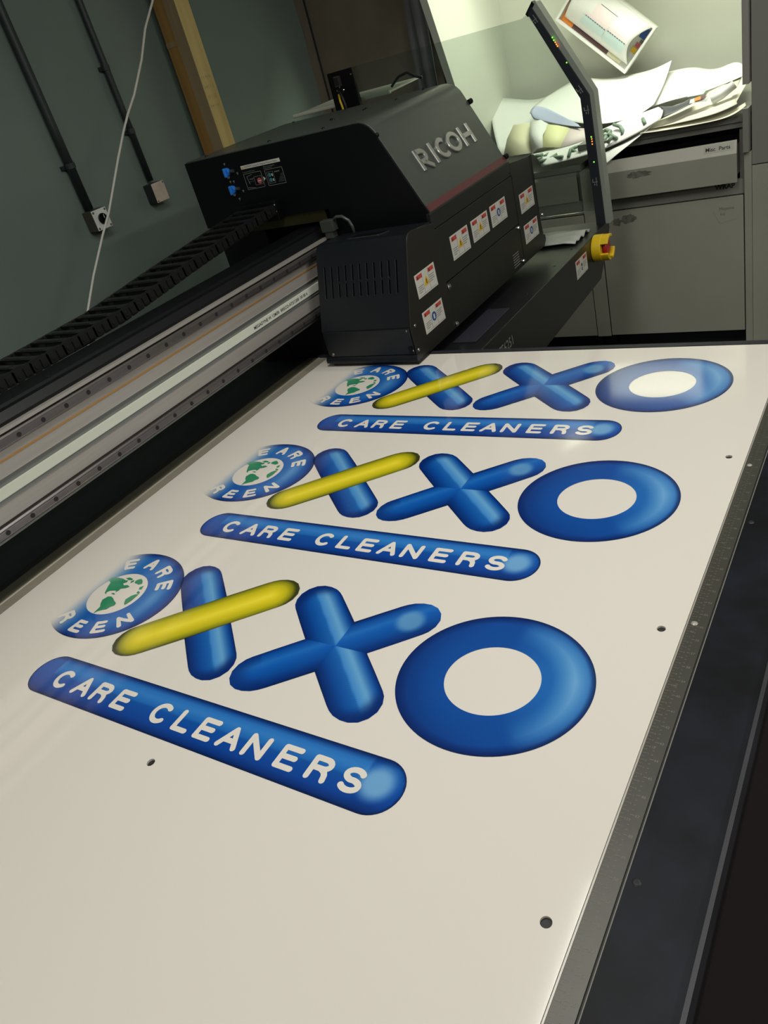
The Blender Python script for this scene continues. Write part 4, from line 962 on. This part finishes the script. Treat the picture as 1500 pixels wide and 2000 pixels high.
SHEETS = {
 'back_left': ('paper', [[(-1.93, 4.12, 0.342), (-1.875, 4.16, 0.336), (-1.762, 4.18, 0.294), (-1.665, 4.18, 0.285), (-1.564, 4.18, 0.319)], [(-1.898, 4.0, 0.262), (-1.823, 4.0, 0.249), (-1.7, 4.0, 0.227), (-1.593, 4.0, 0.219), (-1.489, 4.0, 0.212)], [(-1.719, 3.66, 0.147), (-1.657, 3.66, 0.137), (-1.571, 3.64, 0.135), (-1.469, 3.64, 0.136), (-1.372, 3.64, 0.129)]]),
 'big': ('paper', [[(-1.649, 4.12, 0.295), (-1.553, 4.15, 0.327), (-1.468, 4.18, 0.351), (-1.37, 4.18, 0.31), (-1.258, 4.18, 0.308), (-1.11, 4.12, 0.309), (-1.009, 4.06, 0.339)], [(-1.627, 3.98, 0.295), (-1.516, 4.0, 0.297), (-1.401, 4.0, 0.297), (-1.305, 4.0, 0.274), (-1.186, 4.0, 0.266), (-1.098, 4.0, 0.263), (-1.01, 3.98, 0.295)], [(-1.61, 3.85, 0.294), (-1.491, 3.85, 0.265), (-1.352, 3.8, 0.249), (-1.258, 3.8, 0.232), (-1.144, 3.8, 0.225), (-1.061, 3.8, 0.226), (-1.006, 3.85, 0.255)], [(-1.592, 3.78, 0.282), (-1.464, 3.74, 0.258), (-1.35, 3.68, 0.22), (-1.241, 3.66, 0.196), (-1.14, 3.66, 0.19), (-1.051, 3.66, 0.201), (-1.002, 3.7, 0.226)]]),
 'curl': ('paper3', [[(-1.579, 3.82, 0.303), (-1.526, 3.79, 0.301), (-1.431, 3.72, 0.265), (-1.321, 3.66, 0.212)], [(-1.591, 3.77, 0.293), (-1.525, 3.74, 0.269), (-1.419, 3.69, 0.236), (-1.315, 3.65, 0.207)], [(-1.557, 3.74, 0.259), (-1.499, 3.71, 0.247), (-1.402, 3.67, 0.22), (-1.303, 3.64, 0.203)]]),
 'white_left': ('paper', [[(-1.559, 3.7, 0.257), (-1.509, 3.7, 0.257), (-1.465, 3.68, 0.234)], [(-1.54, 3.62, 0.212), (-1.505, 3.61, 0.215), (-1.468, 3.6, 0.206)], [(-1.508, 3.55, 0.146), (-1.476, 3.54, 0.165), (-1.447, 3.53, 0.167)]]),
 'yellow': ('paper_y', [[(-1.466, 3.67, 0.236), (-1.417, 3.665, 0.224), (-1.36, 3.66, 0.204)], [(-1.474, 3.615, 0.204), (-1.419, 3.605, 0.192), (-1.366, 3.6, 0.18)], [(-1.483, 3.56, 0.17), (-1.434, 3.555, 0.159), (-1.375, 3.55, 0.15)]]),
 'pink': ('paper_p', [[(-1.36, 3.66, 0.204), (-1.3, 3.66, 0.192), (-1.239, 3.65, 0.185)], [(-1.366, 3.6, 0.18), (-1.323, 3.6, 0.177), (-1.255, 3.59, 0.176)], [(-1.41, 3.55, 0.145), (-1.342, 3.55, 0.151), (-1.267, 3.55, 0.16)]]),
 'manila': ('kraft', [[(-1.653, 3.72, 0.256), (-1.571, 3.72, 0.251)], [(-1.67, 3.66, 0.209), (-1.55, 3.66, 0.198)], [(-1.665, 3.58, 0.148), (-1.516, 3.57, 0.145)]]),
 'banner': ('paper', [[(-1.537, 3.57, 0.137), (-1.429, 3.6, 0.143), (-1.283, 3.6, 0.16), (-1.177, 3.6, 0.189), (-1.055, 3.6, 0.212), (-0.952, 3.58, 0.23)], [(-1.495, 3.52, 0.153), (-1.382, 3.52, 0.141), (-1.243, 3.52, 0.156), (-1.138, 3.52, 0.183), (-1.018, 3.52, 0.208), (-0.922, 3.52, 0.231)], [(-1.449, 3.46, 0.139), (-1.344, 3.46, 0.128), (-1.211, 3.46, 0.144), (-1.108, 3.46, 0.167), (-0.996, 3.46, 0.193), (-0.906, 3.46, 0.221)], [(-1.423, 3.43, 0.106), (-1.323, 3.43, 0.113), (-1.197, 3.43, 0.122), (-1.097, 3.43, 0.141), (-0.99, 3.43, 0.173), (-0.914, 3.44, 0.203)]]),
 'charcoal': ('paper_k', [[(-0.939, 3.55, 0.236), (-0.882, 3.56, 0.219), (-0.823, 3.6, 0.238)], [(-0.907, 3.5, 0.228), (-0.854, 3.5, 0.231), (-0.804, 3.54, 0.238)], [(-0.915, 3.46, 0.201), (-0.855, 3.46, 0.217), (-0.801, 3.5, 0.23)]]),
 'right_sheet': ('paper', [[(-1.048, 4.1, 0.291), (-0.981, 4.1, 0.294), (-0.915, 4.1, 0.288), (-0.868, 4.1, 0.266), (-0.808, 4.08, 0.261), (-0.735, 4.0, 0.29), (-0.69, 3.93, 0.276)], [(-1.046, 3.95, 0.262), (-0.969, 3.95, 0.259), (-0.894, 3.95, 0.252), (-0.846, 3.95, 0.242), (-0.784, 3.92, 0.241), (-0.71, 3.85, 0.27), (-0.671, 3.84, 0.264)], [(-1.042, 3.75, 0.208), (-0.945, 3.75, 0.222), (-0.872, 3.75, 0.223), (-0.816, 3.75, 0.228), (-0.754, 3.72, 0.241), (-0.692, 3.7, 0.254), (-0.654, 3.72, 0.261)]]),
 'cream': ('paper2', [[(-1.019, 3.7, 0.193), (-0.851, 3.7, 0.213), (-0.75, 3.7, 0.24), (-0.665, 3.74, 0.257)], [(-0.999, 3.58, 0.178), (-0.828, 3.55, 0.201), (-0.721, 3.55, 0.209), (-0.665, 3.6, 0.226)], [(-0.974, 3.46, 0.172), (-0.811, 3.43, 0.181), (-0.696, 3.42, 0.188), (-0.631, 3.46, 0.204)]]),
 'lower': ('paper2', [[(-0.999, 3.5, 0.171), (-0.907, 3.5, 0.167), (-0.769, 3.5, 0.169), (-0.666, 3.5, 0.176), (-0.613, 3.52, 0.194)], [(-0.987, 3.42, 0.169), (-0.885, 3.41, 0.165), (-0.75, 3.41, 0.166), (-0.644, 3.41, 0.168), (-0.597, 3.44, 0.195)]]),
 'leaflet': ('paper', [[(-0.815, 3.53, 0.24), (-0.743, 3.55, 0.247)], [(-0.809, 3.485, 0.233), (-0.748, 3.5, 0.228)]]),
 'cyan': ('pr_blue', [[(-0.849, 3.72, 0.248), (-0.785, 3.7, 0.246)], [(-0.852, 3.64, 0.236), (-0.787, 3.63, 0.237)]]),
 'side': ('paper2', [[(-0.631, 3.75, 0.303), (-0.621, 3.68, 0.285), (-0.613, 3.62, 0.263)], [(-0.647, 3.66, 0.266), (-0.64, 3.62, 0.25), (-0.628, 3.57, 0.233)], [(-0.671, 3.52, 0.206), (-0.66, 3.5, 0.2), (-0.644, 3.47, 0.197)]]),
 'flap': ('paper', [[(-1.146, 3.425, 0.117), (-1.066, 3.43, 0.139), (-1.004, 3.44, 0.158), (-0.946, 3.46, 0.188)], [(-1.14, 3.4, 0.094), (-1.081, 3.405, 0.118), (-1.017, 3.41, 0.147), (-0.961, 3.43, 0.174)], [(-1.138, 3.385, 0.073), (-1.089, 3.39, 0.105), (-1.041, 3.395, 0.131), (-0.984, 3.42, 0.163)]]),
}
LAB = {
 'back_left': ('paper_sheet', 'large white sheet leaning at the back, leftmost of the paper heap', 'paper sheet'),
 'big': ('paper_sheet', 'largest white sheet on top of the heap with a pointed upper right corner', 'paper sheet'),
 'curl': ('paper_curl', 'curled sheet showing its pale blue underside, left of the guard frame', 'paper sheet'),
 'white_left': ('paper_strip', 'narrow white curved strip left of the yellow printed sheet', 'paper strip'),
 'yellow': ('printed_sheet', 'pale yellow printed sheet below the blue curl', 'printed sheet'),
 'pink': ('printed_sheet', 'pale pink printed sheet beside the yellow one', 'printed sheet'),
 'manila': ('card_folder', 'folded manila card at the left end of the heap', 'card'),
 'banner': ('banner_roll', 'loosely rolled white banner with grey green hand lettering along the front edge', 'banner'),
 'charcoal': ('plastic_sheet', 'charcoal grey rolled sheet at the right end of the banner', 'plastic sheet'),
 'right_sheet': ('paper_sheet', 'wavy white sheet at the back right of the heap, rolled at its right end', 'paper sheet'),
 'cream': ('paper_sheet', 'cream sheet lying under the charcoal roll at the right', 'paper sheet'),
 'lower': ('paper_sheet', 'lowest cream sheet poking over the worktop front edge', 'paper sheet'),
 'leaflet': ('leaflet', 'small white leaflet with an orange and plum picture', 'leaflet'),
 'cyan': ('leaflet', 'pale cyan leaflet lying behind the orange one', 'leaflet'),
 'side': ('paper_sheet', 'creased upright cream sheet against the right gable', 'paper sheet'),
 'flap': ('paper_flap', 'white paper flap hanging over the worktop edge to a point', 'paper sheet')}
for k, (mt, rows) in SHEETS.items():
    nm, lab, cat = LAB[k]
    o = MB().grid(rows).build(nm, mt, None, smooth=True, recalc=False); tag(o, lab, cat)
    if k in ('banner', 'cream', 'lower', 'flap', 'charcoal', 'right_sheet', 'curl', 'big', 'back_left', 'side'):
        ss = o.modifiers.new('s', 'SUBSURF'); ss.levels = 2; ss.render_levels = 2; ss.boundary_smooth = 'PRESERVE_CORNERS'
    so = o.modifiers.new('t', 'SOLIDIFY'); so.thickness = .0008
    if k == 'banner':
        for stp in PG_strokes:
            P3 = [Vector(p) for p in stp]; sub = MB()
            sub.tube([p+Vector((0, -.010, .002)) for p in P3], .0075, 8)
            sub.build('banner_stroke', 'paper_g', o, smooth=True)
    if k == 'leaflet':
        a, b, c_, d_ = Vector(rows[0][0]), Vector(rows[0][1]), Vector(rows[1][0]), Vector(rows[1][1])
        def L2(u, v): return a.lerp(b, u).lerp(c_.lerp(d_, u), v)+Vector((0, -.006, .004))
        sub = MB().add([L2(.22, .15), L2(.55, .1), L2(.62, .7), L2(.30, .8)], [(0, 1, 2, 3)]); sub.build('picture', 'pr_or', o, recalc=False)
        sub = MB().add([L2(.55, .1), L2(.86, .1), L2(.80, .6), L2(.62, .7)], [(0, 1, 2, 3)]); sub.build('picture', 'pr_dk', o, recalc=False)
tag(MB().tube([(-.735, 3.52, .222), (-.700, 3.53, .235), (-.655, 3.545, .262)], .016, 14).build('small_roll', 'paper', None, smooth=True), 'small grey white paper roll at the right end of the heap', 'paper roll')
# booklet box leaning on the alcove back
Bp, Lp, Rp = [Vector(v) for v in PG_booklet]
e1 = Lp-Bp; e2 = Rp-Bp; e3 = Vector((0, -1, 0))
def BKP(a, b, c): return Bp+e1*a+e2*b+e3*c
bk = thing('picture_tray', 'shallow white tray tilted on one corner holding a curled colour printed sheet', 'tray', tuple(BKP(.0, .0, 0)))
def slab(a0, a1, b0, b1, c0, c1):
    return MB().add([BKP(a, b, c) for c in (c0, c1) for b in (b0, b1) for a in (a0, a1)], [(0, 2, 3, 1), (4, 5, 7, 6), (0, 1, 5, 4), (2, 6, 7, 3), (0, 4, 6, 2), (1, 3, 7, 5)])
slab(0, 1, 0, 1, -.02, 0).build('tray_base', 'alcove', bk)
for nm, s_ in (('tray_rim', (0, 1, 0, .05, 0, .02)), ('tray_rim', (0, 1, .95, 1, 0, .02)), ('tray_rim', (0, .025, .05, .95, 0, .02)), ('tray_rim', (.975, 1, .05, .95, 0, .02))): slab(*s_).build(nm, 'paper', bk)
for k_, s_ in (('pr_dk', (.30, .80, .06, .5)), ('pr_or', (.80, .96, .06, .9)), ('kraft', (.12, .30, .06, .2)), ('label_yellow', (.04, .10, .38, .48)), ('label_blue', (.04, .11, .68, .88)), ('pink', (.04, .09, .50, .58)), ('smudge', (.03, .07, .60, .66))):
    slab(s_[0], s_[1], s_[2], s_[3], 0.001, .004).build('picture', k_, bk)
def curl(a, b):      # sheet bowed towards the viewer
    t = (b-.15)/.85; return BKP(a, b, .012+.055*math.sin(PI*max(0, min(1, t)))*(1-.15*a))
rows = [[curl(.93-(.90-.10*math.sin(PI*j/14))*i/16, .15+.84*j/14) for i in range(17)] for j in range(15)]
sh = MB().grid(rows).build('curled_sheet', 'paper', bk, smooth=True, recalc=False)
so = sh.modifiers.new('t', 'SOLIDIFY'); so.thickness = .0006
def patch(name, k, a0, a1, b0, b1, lift=.0012):
    return MB().grid([[curl(a0+(a1-a0)*i/6, b0+(b1-b0)*j/4)+e3*lift for i in range(7)] for j in range(5)]).build(name, k, sh, smooth=True, recalc=False)
patch('printed_band', 'pr_blue', .44, .74, .28, .46); patch('printed_band', 'pr_blue', .16, .43, .26, .48)
patch('printed_band', 'pr_pink', .42, .72, .47, .54); patch('printed_band', 'pr_pink', .15, .41, .49, .57); patch('printed_band', 'paper_p', .42, .66, .54, .76)
patch('printed_rule', 'smudge', .40, .63, .775, .783, .0016)
for i in range(9):
    patch('printed_dash', 'teal', .44+.032*i, .455+.032*i, .455, .475, .0018); 
    if i < 8: patch('printed_dash', 'teal', .17+.032*i, .185+.032*i, .475, .495, .0018)
# cloudy plastic strip hanging beside the alcove
ps = MB(); rows = []
for i in range(12):
    z = -.1+1.3*i/11; 
    rows.append([(-2.055+.013*j+(.035*(z-.6) if z < .9 else .01), 3.63-.012*math.sin(j*1.2+i*.35)-.004*j, z) for j in range(11)])
o = ps.grid(rows).build('plastic_strip', 'plastic_grey', None, smooth=True); so = o.modifiers.new('t', 'SOLIDIFY'); so.thickness = .001
tag(o, 'cloudy grey plastic strip hanging beside the bright alcove', 'plastic strip')
